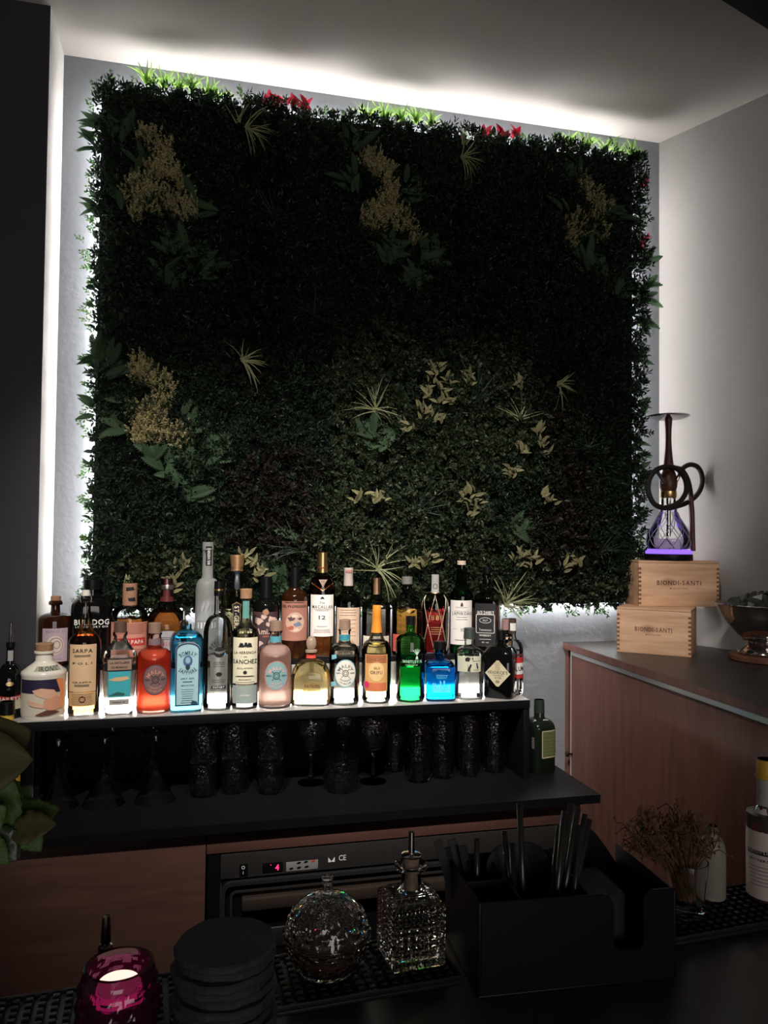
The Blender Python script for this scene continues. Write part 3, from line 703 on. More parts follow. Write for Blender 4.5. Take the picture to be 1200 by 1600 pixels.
# ------------------------------------------------------------------ the stepped bottle display
ds = thing('bottle_display', 'stepped black bottle display with an LED strip behind the front row', 'display shelf', (.2, 2.1, ZB))
def sbx(name, x0, x1, y0, y1, z0, z1, m, b=.0015): return box(name, x0 - .2, x1 - .2, y0 - 2.1, y1 - 2.1, z0 - ZB, z1 - ZB, m, ds, b)
sbx('lower_tread', -.95, .911, 1.992, 2.112, Z1 - .020, Z1, M_tread)
sbx('front_lip', -.95, .911, 1.9885, 1.9915, Z1 - .024, Z1 - .0012, M_black)
sbx('riser', -.95, .911, 2.1122, 2.118, Z1 - .020, Z2 - .014, M_tread)
sbx('led_strip', -.385, .90, 2.1085, 2.112, Z1 + .001, Z1 + .026, emitter('led_display', (1, .93, .84), LED2))
sbx('upper_tread', -.385, .911, 2.1185, 2.225, Z2 - .014, Z2, M_black)
sbx('side_panel', .893, .911, 1.992, 2.112, ZB + .0002, Z1 - .0205, M_black); sbx('side_panel', .893, .911, 2.1125, 2.225, ZB + .0002, Z2 - .0145, M_black)
sbx('side_panel', -.3865, -.372, 2.119, 2.225, ZB + .0002, Z2 - .0145, M_black)
sbx('rear_panel', -.3865, .911, 2.2255, 2.233, ZB + .0002, Z2 - .0005, M_black)
sbx('divider', -.43, -.412, 1.998, 2.11, ZB + .0002, Z1 - .0205, M_black)

# ------------------------------------------------------------------ right cabinet
cbR = thing('side_cabinet', 'tall mahogany side cabinet with an aluminium profile along its door', 'cabinet', (1.2, 1.7, 0))
def loc(p): return [(x - 1.2, y - 1.7) for x, y in p]
ZT = 1.202
obj('worktop', mesh(*prism_vf(loc([(1.184, 2.329), (1.131, .99), (2.04, .99), (1.53, 2.329)])[::-1], ZT - .020, ZT)), M_top, cbR)
obj('worktop_edge', mesh(*prism_vf(loc([(1.1835, 2.328), (1.1305, .99), (1.1290, .99), (1.1820, 2.328)]), ZT - .020, ZT - .0005)), M_brown, cbR)
obj('body', mesh(*prism_vf(loc([(1.215, 2.329), (1.166, 1.0), (2.02, 1.0), (1.53, 2.329)])[::-1], .02, ZT - .0205)), M_black, cbR)
def face(y): return 1.194 - (2.329 - y) * .0373
def slab(name, y0, y1, z0, z1, dx, m, t=.02, par=cbR):
    return obj(name, mesh(*prism_vf(loc([(face(y0) - dx, y0), (face(y1) - dx, y1), (face(y1) - dx + t, y1), (face(y0) - dx + t, y0)]), z0, z1)), m, par)
slab('frame_post', 2.305, 2.329, .02, ZT - .021, .003, M_brown)
slab('aluminium_edge', 2.2845, 2.2875, .03, 1.165, .004, M_alu, .01)
slab('aluminium_profile', 1.0, 2.2875, 1.166, 1.178, .004, M_alu, .015)
dR = slab('door', 1.0, 2.284, .03, 1.165, .0015, M_brown)
kx = face(2.285) - .012
lathe_k = lathe_vf([(.003, 0), (.003, .012), (.008, .014), (.009, .019), (.006, .023)], 14)
obj('knob', mesh([(face(2.277) - .0015 - z - 1.2, 2.277 + x - 1.7, .851 + y) for x, y, z in lathe_k[0]], lathe_k[1], True, 40), mat('bronze_knob', (.05, .035, .03), .3, .9), dR)

# ------------------------------------------------------------------ bottles, front row from left to right
CLEAR = liquid('clear_spirit', (.98, .99, .98), 0., 1.12); AMBER = liquid('amber_spirit', (.95, .50, .14)); DAMBER = liquid('dark_amber_spirit', (.72, .22, .04))
GOLDL = liquid('golden_spirit', (.93, .80, .45)); PALEL = liquid('pale_straw_spirit', (.95, .93, .78)); REDL_ = liquid('ruby_spirit', (.62, .03, .03))
GREENL = liquid('green_spirit', (.10, .75, .30)); BLUEL = liquid('blue_spirit', (.05, .58, .95)); SAPPH = liquid('sapphire_spirit', (.34, .85, 1.0))
M_shellb = thin_glass('blue_bottle_glass', (.16, .62, .92)); M_shells = thin_glass('sapphire_bottle_glass', (.55, .88, 1.0))
M_ceram = mat('glazed_ceramic', (.70, .67, .58), .25, var=.04)

# cream liqueur, cut by the left edge of the photograph
b = Bottle('liqueur_bottle', 'dark liqueur bottle with steel pourer and red banner label at the left end', 16, 1, 1004, 40, [(0, .92), (.02, 1), (.36, 1)] + sh(.36, 1, .72, .34, 8) + [(.78, .30), (.98, .28), (1, .28)], yc=2.052)
b.glass(M_shelld)
b.label(.13, .27, .95, paper('cream_picture', (.55, .52, .38)))
b.patch(dens([(-.95, -.16), (0, -.28), (.95, -.16), (.95, .16), (0, .04), (-.95, .16)], 3), paper('red_banner', (.40, .04, .025)), 'banner', (0, .29), .0012)
b.text('BAILEYS', .275, .22, Wt, 1.55, style='b', off=.0018)
b.patch(ell(.28, .16, 16), INK_GOLD, 'emblem', (0, .47), .0008)
b.label(.76, .90, .20, paper('neck_grey', (.34, .34, .33)), 'neck_label')
b.cap(.94, 1.0, .33, .33, M_blackp, 'stopper')
lathe('pourer', [(.0045, b.H), (.0045, b.H + .012), (.0030, b.H + .045), (.0030, b.H + .05)], M_chrome, b.root, 12)

b = Bottle('ceramic_bottle', 'squat white ceramic bottle painted with a reclining figure, cork stopper', 69, 1, 1005, 65,
           [(0, .95), (.03, .99), (.10, 1), (.55, 1), (.575, 1.02), (.60, 1.03), (.625, 1.0), (.70, .66), (.745, .45), (.77, .40), (.86, .39), (.87, .46), (.895, .46), (.90, .40)])
b.glass(M_ceram)
pic = b.label(.05, .545, 1.25, paper('painting_cream', (.60, .55, .44)), 'painting').lab
def blob(pts, m, off): b.wrap('painted_shape', (np.array([(x * b.R, y * b.H) for x, y in shape(pts, 3, tuple(np.mean(pts, 0)))[0]]), shape(pts, 3)[1]), m, pic, off)
b.label(.36, .543, 1.0, ink('navy', (.018, .012, .045)), 'painted_shape', -.2, .0012, pic)
SK = ink('painted_skin', (.66, .32, .20)); SK2 = ink('painted_skin_light', (.70, .42, .28))
blob(dens([(-.5, .40), (-.1, .43), (.45, .40), (.75, .30), (.6, .25), (.1, .28), (-.35, .34)]), SK2, .0017)
blob(dens([(.55, .54), (.95, .54), (1.05, .3), (.95, .12), (.7, .16), (.8, .34)]), ink('painted_orange', (.72, .26, .10)), .0018)
blob(dens([(0, .26), (.6, .32), (.9, .26), (.8, .14), (.35, .11), (.05, .16)]), SK, .0020)
blob(dens([(-.75, .28), (-.3, .24), (.05, .21), (0, .16), (-.4, .18), (-.6, .2)]), SK2, .0022)
blob(dens([(-.35, .07), (.1, .13), (.5, .12), (.75, .09), (.3, .06), (-.1, .055)]), ink('painted_hair', (.12, .045, .03)), .0024)
b.patch(dens([(-.55, -.1), (.75, -.1), (.6, .10), (-.4, .10)], 3), paper('shoulder_olive', (.33, .34, .26)), 'shoulder_label', (.1, .68), .0015)
b.text('IRONIC', .68, .17, K, .85, .22, 's', off=.0024)
b.cap(.895, 1, .39, .42, M_cork, 'cork')

b = Bottle('grappa_bottle', 'slim amber grappa bottle with wire-clip closure and cream label', 132, 1, 922, 48, [(0, .93), (.02, .98), (.57, 1)] + sh(.57, 1, .61, .93, 3) + [(.65, .66), (.70, .40), (.74, .30), (.90, .25), (.905, .31), (.955, .31), (.96, .24)])
b.glass().fill(AMBER, .64)
b.label(.20, .575, .92, paper('label_straw', (.70, .48, .28)), c=-.15).text('SARPA', .525, .24, K, 1.25, -.15, 'r').text('P O L I', .425, .14, K, 1.2, -.15, 'r').text('GRAPPA', .275, .10, K, 1.2, -.15, 'r')
b.lines(.48, .49, 2, .55, K, -.15).lines(.245, .255, 2, .5, K, -.15)
b.label(.085, .195, .92, paper('label_kraft', (.66, .42, .20)), 'lower_label', -.15).lines(.10, .18, 7, .8, INK_BROWN, -.15, .0004).ringband(.20, .20, .06, INK_BROWN, (-.1, .14), off=.0016, name='emblem')
tube('wire_clip', [(-.0115, 0, .90 * b.H), (-.0135, 0, .93 * b.H), (-.010, 0, .97 * b.H), (0, 0, .985 * b.H), (.010, 0, .97 * b.H), (.0135, 0, .93 * b.H), (.0115, 0, .90 * b.H)], .0011, M_steel, b.root, 8)
b.cap(.955, 1, .27, .24, M_ceram, 'stopper')

b = Bottle('faceted_gin_bottle', 'clear faceted bottle with wide angular shoulders and seaside picture label', 187, 1, 971, 52, [(0, .80, 5), (.03, .82, 5), (.60, 1.0, 5), (.66, .95, 4), (.76, .52, 3), (.80, .40, 2), (.83, .34, 2), (.85, .42, 2), (.885, .42, 2), (.89, .36, 2)])
b.glass(sharp=22).fill(CLEAR, .58)
b.label(.20, .49, .62, paper('seaside_teal', (.05, .42, .48)), 'picture_label')
pic = b.lab
b.patch(dens([(-.6, .0), (-.2, .14), (.45, .18), (.55, .02), (.1, -.1), (-.3, -.08)]), ink('sand', (.66, .46, .26)), 'painted_shape', (0, .39), .0012, pic)
b.patch(dens([(-.62, -.1), (-.1, .12), (.3, .02), (.3, -.1)]), ink('deep_green', (.03, .12, .10)), 'painted_shape', (0, .235), .0012, pic)
b.label(.49, .615, .68, paper('plaque_brown', (.34, .22, .16)), 'plaque').text('LA DISTILLERIE', .575, .11, K, 1.05, style='b').text('DE MONACO', .525, .11, K, .85, style='b')
b.wrap('label_border', (lambda o, i: band(o, i))(*[dens([(-w * b.R, z0 * b.H), (w * b.R, z0 * b.H), (w * b.R, z1 * b.H), (-w * b.R, z1 * b.H)], 5) for w, z0, z1 in ((.70, .482, .622), (.65, .495, .61))]), K, b.lab, .0014)
b.label(.115, .175, .55, paper('plaque_grey', (.40, .38, .36)), 'lower_label').text('PREMIUM GIN', .145, .06, K, .7)
b.cap(.885, 1, .38, .36, mat('cap_wood_dark', (.10, .06, .04), .6), 'stopper')

def malfy(cx, ytop, w, label, liq, disc, edge, inkc, fill, shell=None, yaw=0, neck=None, ribbon=None):
    b = Bottle('round_label_gin_bottle', label, cx, 1, ytop, w, [(0, .94), (.02, .98), (.10, 1.0), (.60, .985)] + sh(.60, .985, .715, .46, 6) + [(.73, .40), (.75, .37), (.86, .37), (.865, .42), (.885, .42), (.89, .34)], yaw=yaw)
    b.glass(shell).fill(liq, fill, .008)
    b.patch(ell(.70, .86, 44), disc, 'round_label', (.08, .385), .0008)
    d_ = b.lab
    b.ringband(.72, .88, .05, edge, (.08, .385), d_)
    b.text('MALFY', .385, .20, inkc, 1.15, .08, 'b', .46, True, d_).text('ITALIA', .385, .11, inkc, .75, .08, 'b', .66, False, d_).text('ORIGINALE', .385, .09, inkc, .75, .08, 'b', .48, False, d_)
    b.text('GIN', .385, .09, K, .30, -.37, 'b', None, True, d_).text('GIN', .385, .09, K, .30, .53, 'b', None, True, d_)
    b.ringband(.20, .22, .045, K, (.08, .385), d_, name='emblem'); b.ringband(.11, .12, .03, K, (.08, .385), d_, name='emblem')
    parts = [([tuple(p) for p in np.array([(math.cos(a) * .22 - math.sin(a) * w_, math.sin(a) * .24 + math.cos(a) * w_), (math.cos(a) * .36 - math.sin(a) * w_, math.sin(a) * .40 + math.cos(a) * w_), (math.cos(a) * .36 + math.sin(a) * w_, math.sin(a) * .40 - math.cos(a) * w_), (math.cos(a) * .22 + math.sin(a) * w_, math.sin(a) * .24 - math.cos(a) * w_)]) * b.R], [(0, 1, 2, 3)]) for a in (pi / 4, 3 * pi / 4, 5 * pi / 4, 7 * pi / 4) for w_ in (.018,)]
    v, f = join(parts); b.wrap('emblem', (np.array(v), f), K, d_, .0014, (.08 * b.R, .385 * b.H))
    b.label(.755, .825, .40, neck, 'neck_label')
    b.cap(.885, 1, .37, .37, mat('cap_wood', (.26, .17, .12), .6, var=.2, scale=60), 'stopper')
    if ribbon:
        for q in ((-.72, .56, .28), (-.74, .24, .3)):
            b.patch(dens([(-.22, -.14), (.22, .0), (.16, .24), (-.22, .16)]), ribbon, 'ribbon', (q[0], q[1]), .0006)
        b.text('ITALY', .62, .13, K, .9, .08, 'r', parent=b.body)
    return b
ORANGE = glow_liquid('blood_orange_gin', (1.0, .26, .15), .5, .6); PINK = glow_liquid('pink_gin', (1.0, .82, .77), .5, .6)
M_shello = thin_glass('orange_coat_glass', (1., .86, .80)); M_shellp = thin_glass('pink_coat_glass', (1., .95, .93))
malfy(241, 973, 53, 'glowing orange-red gin bottle with round grey medallion label', ORANGE, paper('medallion_slate', (.20, .115, .115)), ink('medallion_rim', (.10, .05, .06)), ink('medallion_rose', (.55, .25, .18)), .70, M_shello, neck=paper('neck_slate', (.20, .14, .15)))

b = Bottle('square_gin_bottle', 'square sky-blue gin bottle with arched portrait label and steel pourer', 291, 1, 975, 50, [(0, .93, 6), (.03, .98, 6), (.10, 1, 6), (.80, 1, 6)] + sh(.80, 1, .93, .36, 6, 6, 2.5) + [(.95, .30, 2), (1, .28, 2)], p=6, yaw=4)
b.glass(M_shells).fill(SAPPH, .86)
b.patch([(x, y) for x, y in dens(arch(.72, -1.92, 1.96, .42), 2)], paper('label_ice', (.36, .58, .64)), 'label', (.02, .44))
lab = b.lab
o_, i_ = dens(arch(.70, -1.90, 1.94, .42), 2), dens(arch(.63, -1.83, 1.86, .40), 2)
b.wrap('label_border', (np.array(band(o_, i_)[0]) * b.R, band(o_, i_)[1]), ink('navy_line', (.015, .03, .07)), lab, .0012, (.02 * b.R, .44 * b.H))
NV = ink('navy_line', (.015, .03, .07))
b.text('BOMBAY', .545, .26, NV, 1.0, .02, 's', .75, True, lab).text('SAPPHIRE', .590, .24, NV, 1.05, .02, 's', .66, False, lab)
b.patch(ell(.27, .34, 20), ink('portrait_blue', (.05, .13, .28)), 'portrait', (.02, .595), .0014, lab); b.patch(ell(.15, .20, 16), ink('portrait_pale', (.30, .44, .56)), 'portrait', (.02, .605), .0020, lab)
b.patch(ell(.13, .17, 14), NV, 'portrait', (.02, .525), .0016, lab)
b.text('DRY GIN', .395, .10, NV, .75, .02, 's', None, True, lab).text('IMPORTED', .315, .08, NV, .75, .02, 's', None, True, lab)
b.lines(.12, .27, 7, .42, NV, .02, .0004, lab); b.lines(.355, .36, 2, .3, NV, .02, .0004, lab)
lathe('pourer', [(.30 * b.R, b.H - .004), (.30 * b.R, b.H + .006), (.0045, b.H + .010), (.0040, b.H + .036), (.0034, b.H + .038)], M_chrome, b.root, 14).location = (-.008, 0, 0)

b = Bottle('vodka_bottle', 'clear vodka bottle with black cap and round dark seal over silver label', 340, 1, 908, 45, [(0, .93), (.02, .98), (.58, 1)] + sh(.58, 1, .735, .34, 8) + [(.76, .29), (.86, .28), (.90, .28), (.905, .32), (1, .30)])
b.glass().fill(CLEAR, .42)
SIL = mat('silver_foil', (.48, .47, .46), .35, .7, var=.1)
b.label(.155, .435, .62, SIL, c=.1)
lab = b.lab
b.patch(ell(.36, .36, 24), K, 'seal', (.1, .455), .0014); b.patch([(-.5, .1), (-.2, .04), (0, -.06), (.2, .04), (.5, .1), (.2, -.10), (0, -.16), (-.2, -.10)], mat('pewter', (.30, .29, .28), .4, .6), 'seal_emblem', (.1, .46), .0026, lab)
b.text('BELUGA', .455, .30, K, 1.55, .1, 's', .62, True, lab).text('NOBLE', .375, .10, K, .7, .1, 's', None, True, lab).text('EXPORT', .185, .12, Wt, .75, .1, 'b', None, True, lab, .0022)
b.patch(dens([(-.48, -.10), (.48, -.10), (.48, .10), (-.48, .10)]), K, 'label_band', (.1, .185), .0014, lab)
b.patch(dens([(-.22, .0), (-.1, .14), (.1, .14), (.22, 0), (.1, -.14), (-.1, -.14)]), K, 'emblem', (.1, .285), .0014, lab)
b.lines(.225, .24, 2, .5, K, .1, .0004, lab); b.lines(.345, .36, 2, .5, K, .1, .0004, lab)
b.cap(.885, 1, .33, .31, M_blackp); lathe('cap_ring', [(.335 * b.R, .925 * b.H), (.335 * b.R, .94 * b.H)], M_gold, b.root, 24)

b = Bottle('mezcal_bottle', 'pale mezcal bottle with cork, green neck seal and tall cream label', 383, 1, 920, 42, [(0, .93), (.02, .98), (.60, 1)] + sh(.60, 1, .66, .84, 4) + [(.70, .52), (.74, .40), (.80, .35), (.90, .33), (.905, .38), (.925, .38), (.93, .3)])
b.glass().fill(PALEL, .635)
b.label(.215, .60, 1.05, paper('label_parchment', (.74, .70, .52)))
lab = b.lab
b.text('LA HERENCIA', .475, .19, K, 1.75, 0, 'b', None, True, lab, track=.16).text('DE', .44, .09, K, .2, 0, 'b', None, True, lab).text('SANCHEZ', .40, .30, K, 1.95, 0, 'b', None, True, lab).text('MEZCAL ARTESANAL', .345, .09, K, 1.2, 0, 'b', None, True, lab)
b.text('HECHO EN MEXICO', .25, .09, K, .9, 0, 'b', None, True, lab).lines(.275, .28, 2, .8, K, 0, .0006, lab).lines(.228, .229, 1, .8, K, 0, .0005, lab)
b.wrap('small_print', (lambda a: (np.array(a[0]), a[1]))(join([([tuple(p) for p in arc_text("'", .18 * b.R, b.R, True, 'b')[0]], arc_text("'", .18 * b.R, b.R, True, 'b')[1])])), K, lab, .0014, (-.28 * b.R, .435 * b.H - b.R + .0))
for q in ((-.30, .535, .22), (.02, .54, .16), (.28, .535, .22)): b.patch(dens([(-q[2], -.14), (q[2], -.14), (q[2] * .6, .16), (-q[2] * .3, .20)], 3), K, 'emblem', (q[0], q[1]), .0013, lab)
b.patch(ell(.14, .14, 10), K, 'emblem', (0, .31), .0013, lab)
b.label(.05, .20, 1.02, paper('lower_sage', (.30, .36, .34)), 'lower_label').text('JOVEN', .12, .10, Wt, .7)
b.label(.755, .90, .26, paper('seal_green', (.10, .28, .24)), 'neck_label')
b.cap(.92, 1.0, .43, .45, M_cork, 'cork')

malfy(430, 970, 52, 'glowing pink gin bottle with round teal medallion label', PINK, paper('medallion_teal', (.20, .36, .37)), ink('medallion_rose_rim', (.55, .20, .18)), ink('medallion_pink', (.66, .36, .33)), .72, M_shellp, neck=paper('neck_teal', (.08, .30, .38)))

b = Bottle('tequila_bottle', 'squat golden tequila bottle with round ball stopper', 486, 1, 993, 62, [(0, .95, 3), (.03, .99, 3), (.33, 1, 3)] + sh(.33, 1, .66, .34, 8, 3, 2) + [(.68, .27, 2), (.74, .25, 2), (.75, .31, 2), (.775, .31, 2), (.78, .22, 2)], dr=.62, yaw=-2)
b.glass().fill(GOLDL, .62)
b.patch(rrect(-.42, .42, -.32, .30, .10), liquid('etched_panel', (.88, .74, .42), .25), 'label', (.08, .27), .0008).ringband(.44, .32, .02, INK_GOLD, (.08, .27)).text('PATRON', .295, .16, INK_BROWN, .72, .08, 's').text('ANEJO', .235, .11, INK_GOLD, .42, .08, 'b')
b.patch(rrect(-.28, .28, -.10, .10, .06), liquid('etched_panel', (.88, .74, .42), .25), 'upper_label', (.08, .475), .0008).lines(.46, .49, 2, .2, INK_BROWN, .08, .0005)
b.label(.675, .735, .25, paper('neck_red', (.55, .05, .03)), 'neck_label')
b.cap(0, 0, 0, 0, mat('stopper_glass', (.55, .42, .32), .15, trans=.5), 'ball_stopper', 24, [(.76, .30), (.79, .30), (.80, .20)] + [(.885 + .112 * -math.cos(a), .001 + .26 * math.sin(a)) for a in [pi * k / 10 for k in range(1, 11)]])

malfy(538, 968, 48, 'clear gin bottle with round white label and pale-blue ribbons', CLEAR, paper('medallion_white', (.72, .68, .60)), ink('medallion_blue', (.16, .42, .52)), ink('medallion_ink', (.10, .15, .16)), .60, None, neck=paper('neck_petrol', (.03, .24, .30)), ribbon=ink('ribbon_blue', (.22, .52, .62)))

b = Bottle('aged_grappa_bottle', 'golden spirit bottle with orange neck capsule and ornate orange label', 588, 1, 945, 46, [(0, .88), (.02, .96), (.05, 1), (.52, 1)] + sh(.52, 1, .63, .60, 5) + [(.70, .36), (.76, .29), (.98, .27), (1, .26)])
b.glass().fill(GOLDL, .60)
b.label(.13, .505, .82, paper('ornate_amber', (.62, .34, .12)))
lab = b.lab
b.label(.42, .50, .72, paper('ornate_rust', (.36, .12, .05)), 'label_header', 0, .0012, lab).text('FILU E FERRU', .46, .11, INK_GOLD, 1.2, 0, 's', None, True, lab, .002)
b.patch(ell(.52, .66, 30), paper('ornate_cream', (.70, .48, .22)), 'label_medallion', (0, .335), .0012, lab).text('OLD', .37, .14, INK_BROWN, .4, .05, 's', None, True, lab, .002).text('GRIFU', .325, .20, INK_BROWN, .8, 0, 's', None, True, lab, .002)
b.label(.14, .22, .72, paper('ornate_red', (.58, .16, .07)), 'label_footer', 0, .0012, lab).lines(.15, .21, 4, .6, INK_GOLD, 0, .0006, lab)
b.patch(ell(.19, .22, 18), ink('magenta', (.62, .02, .12)), 'sticker', (-.66, .20), .0022)
b.cap(.71, 1, .36, .29, mat('orange_capsule', (.72, .26, .03), .35), 'capsule', 24, [(.715, .37), (.80, .315), (.88, .30), (.885, .31), (.99, .29), (1, .27)])

b = Bottle('green_gin_bottle', 'emerald green gin bottle with white tree emblem', 641, 1, 963, 46, [(0, .90), (.02, .97), (.05, 1), (.70, 1)] + sh(.70, 1, .785, .48, 5) + [(.80, .34), (.82, .30), (.93, .29), (.935, .31), (1, .30)])
b.glass(M_shellg).fill(GREENL, .42)
b.text('WHITLEY N', .485, .20, mat('ink_silver_green', (.50, .66, .55), .4), 1.35, .15, 's', parent=b.body).text('LONDON DRY GIN', .445, .07, mat('ink_silver_green', (.5, .66, .55), .4), .8, .1, 'r', parent=b.body)
for k in range(5):
    a = (k - 2) * .32; b.patch([(-.03, 0), (.03, 0), (.02 + .42 * math.sin(a), .42 * math.cos(a)), (-.02 + .42 * math.sin(a), .42 * math.cos(a))], mat('ink_silver_green', (.5, .66, .55), .4), 'emblem', (.45, .56), .0008, b.body)
b.patch(dens([(-.10, -.22), (.10, -.22), (.05, .0), (-.05, 0)], 3), mat('ink_silver_green', (.5, .66, .55), .4), 'emblem', (.45, .55), .0008, b.body)
b.cap(.90, 1, .33, .33, M_blackp)

b = Bottle('blue_gin_bottle', 'square cobalt-blue bottle with black cap and dotted skyline', 687, 1, 1002, 46, [(0, .95, 7), (.03, 1, 7), (.55, 1, 7)] + sh(.55, 1, .70, .36, 5, 7, 2.4) + [(.73, .30, 2), (.80, .32, 2), (.86, .38, 2), (.87, .38, 2)], p=7, yaw=8)
b.glass(M_shellb).fill(BLUEL, .58)
for k in range(10): b.label(.16, .16 + random.uniform(.06, .20), .05, mat('ink_sky', (.12, .62, .82), .5), 'skyline', -.55 + .12 * k, .0008, b.body)
b.lines(.40, .45, 3, .4, mat('ink_sky', (.12, .62, .82), .5), 0, .0005, b.body)
b.cap(.865, 1, .44, .44, M_blackp)

b = Bottle('japanese_gin_bottle', 'clear hexagonal gin bottle with brushed black characters on pale label', 733, 1, 981, 46, [(0, .94), (.03, 1), (.60, 1.0)] + sh(.60, 1, .73, .40, 6) + [(.76, .33), (.83, .31), (.835, .35), (.86, .35)])
b.glass(extra=lambda ph, z: .035 * math.cos(6 * ph) * (1 if z < .6 * b.H else .3), seg=48, sharp=25).fill(CLEAR, .57)
b.label(.40, .62, .86, paper('washi', (.56, .56, .42)))
lab = b.lab
for pts, c in (([(-.16, -.28), (-.06, -.34), (.14, .10), (.04, .16)], (.05, .48)), ([(.02, -.18), (.14, -.22), (.06, .16), (-.02, .18)], (.5, .49)), ([(-.14, -.1), (.12, -.12), (.16, .10), (.02, .18), (-.16, .08)], (-.1, .575)), ([(-.03, -.08), (.05, -.06), (.03, .08), (-.03, .06)], (.22, .59))):
    b.patch(dens(pts, 3), K, 'brush_stroke', c, .0014, lab)
b.lines(.555, .56, 1, .28, K, .5, .0005, lab); b.text('ROKU', .43, .07, K, .4, .5, 'r', None, True, lab)
b.cap(.845, 1, .40, .36, mat('cap_olive', (.045, .055, .05), .4), 'cap', 12)

b = Bottle('apothecary_gin_bottle', 'squat black apothecary gin bottle with cream diamond label', 782, 1, 985, 46, [(0, .94, 6), (.03, 1, 6), (.66, 1, 6), (.69, .93, 6)] + sh(.69, .92, .78, .42, 4, 5, 2) + [(.80, .28, 2), (.86, .27, 2), (.87, .34, 2), (1, .33, 2)], p=6, yaw=-14)
b.glass(M_shelld)
b.patch(dens([(-.86, 0), (-.75, .10), (-.08, .86), (.08, .86), (.75, .10), (.86, 0), (.75, -.10), (.08, -.86), (-.08, -.86), (-.75, -.10)], 3), paper('diamond_cream', (.60, .54, .36)), 'label', (.06, .38), .0008)
b.text("HENDRICK'S", .395, .20, K, 1.28, .06, 's').text('GIN', .315, .13, K, .42, .06, 's', track=.3).lines(.35, .352, 1, .5, K, .06, .0005).lines(.24, .27, 3, .15, INK_GOLD, .06, .0008).lines(.44, .55, 5, .22, INK_GOLD, .06, .0007)
b.cap(.86, 1, .35, .34, M_blackp, 'stopper')

b = Bottle('red_label_bottle', 'clear bottle with red-banded white label at the right end of the display', 806, 1, 966, 34, [(0, .94), (.03, 1), (.55, 1)] + sh(.55, 1, .72, .42, 6) + [(.76, .32), (.98, .29), (1, .28)], yc=2.079, yaw=14)
b.loc = b.root.location; b.root.location.x = .896
b.glass().fill(CLEAR, .58)
b.label(.22, .50, 1.2, paper('label_red', (.50, .03, .03))).label(.275, .425, 1.2, WHITEP, 'label_band', 0, .0012, b.lab)
b.text('AURUM', .35, .38, K, 1.7, .1, 'b', None, True, None, .0018)
b.label(.515, .545, 1.1, paper('label_maroon', (.10, .02, .03)), 'label_trim')
b.cap(.80, 1, .36, .34, mat('dark_capsule', (.06, .035, .03), .4), 'capsule'); b.label(.84, .94, .25, WHITEP, 'neck_label', 0, .0025)

# ------------------------------------------------------------------ bottles, back row from left to right
b = Bottle('brown_gin_bottle', 'brown apothecary bottle with stepped cork and violet stamp label', 85, 2, 931, 50, [(0, .95), (.03, 1), (.64, 1)] + sh(.64, 1, .75, .32, 6) + [(.78, .28), (.86, .27), (.87, .40), (.90, .44), (.93, .36), (.935, .30)])
b.glass(M_amberglass)
b.label(.06, .545, .78, paper('stamp_violet', (.42, .33, .38)))
lab = b.lab
b.patch(ell(.50, .58, 26), paper('stamp_cream', (.62, .54, .46)), 'label_medallion', (0, .30), .0012, lab); b.ringband(.40, .48, .05, ink('stamp_grey', (.25, .19, .22)), (.05, .30), lab, .0018); b.ringband(.2, .25, .05, ink('stamp_grey', (.25, .19, .22)), (.1, .31), lab, .002)
b.text('MONKEY 47', .50, .13, ink('stamp_grey', (.25, .19, .22)), 1.1, 0, 's', None, True, lab).text('SCHWARZWALD', .10, .10, ink('stamp_grey', (.25, .19, .22)), 1.1, 0, 's', None, True, lab)
b.cap(.935, 1, .30, .30, M_cork, 'cork')

b = Bottle('black_gin_bottle', 'broad matt-black gin bottle with bold white lettering', 142, 2, 905, 62, [(0, .94, 3), (.03, 1, 3), (.66, 1, 3)] + sh(.66, 1, .80, .40, 8, 3, 2) + [(.82, .38, 2), (.885, .38, 2), (.89, .44, 2), (1, .44, 2)], dr=.62)
b.glass(M_shelld)
b.text('BULLDOG', .50, .26, Wt, 1.62, 0, 'b', parent=b.body).text('LONDON DRY GIN', .445, .09, Wt, 1.5, 0, 'b', parent=b.body, track=.3)
b.cap(.88, 1, .44, .44, M_blackp)

b = Bottle('rum_bottle', 'rum bottle with pink engraved label, red ribbon and paper-sealed neck', 201, 2, 911, 56, [(0, .95), (.03, 1), (.54, 1)] + sh(.54, 1, .715, .44, 7) + [(.73, .38), (.98, .37), (1, .36)])
b.glass().fill(DAMBER, .56)
b.label(.02, .52, 1.25, paper('engraved_pink', (.62, .27, .20)))
lab = b.lab
b.lines(.38, .50, 8, 1.1, INK_BROWN, 0, .0004, lab).lines(.08, .18, 6, 1.0, INK_BROWN, 0, .0004, lab)
b.label(.23, .325, .85, paper('ribbon_red', (.52, .04, .03)), 'ribbon', .1, .0014, lab); b.text('DON PAPA', .278, .20, Wt, 1.4, .1, 'b', None, True, lab, .002)
b.patch(ell(.10, .07, 10), K, 'emblem', (0, .20), .0014, lab)
b.cap(.72, 1, .40, .39, paper('neck_collage', (.36, .19, .12)), 'neck_wrap'); b.patch(dens([(-.2, -.12), (.22, -.04), (.15, .12), (-.2, .08)]), K, 'print', (0, .93), .0022); b.patch(dens([(-.1, -.1), (.25, -.1), (.2, .1), (-.15, .06)]), K, 'print', (.05, .80), .0022)

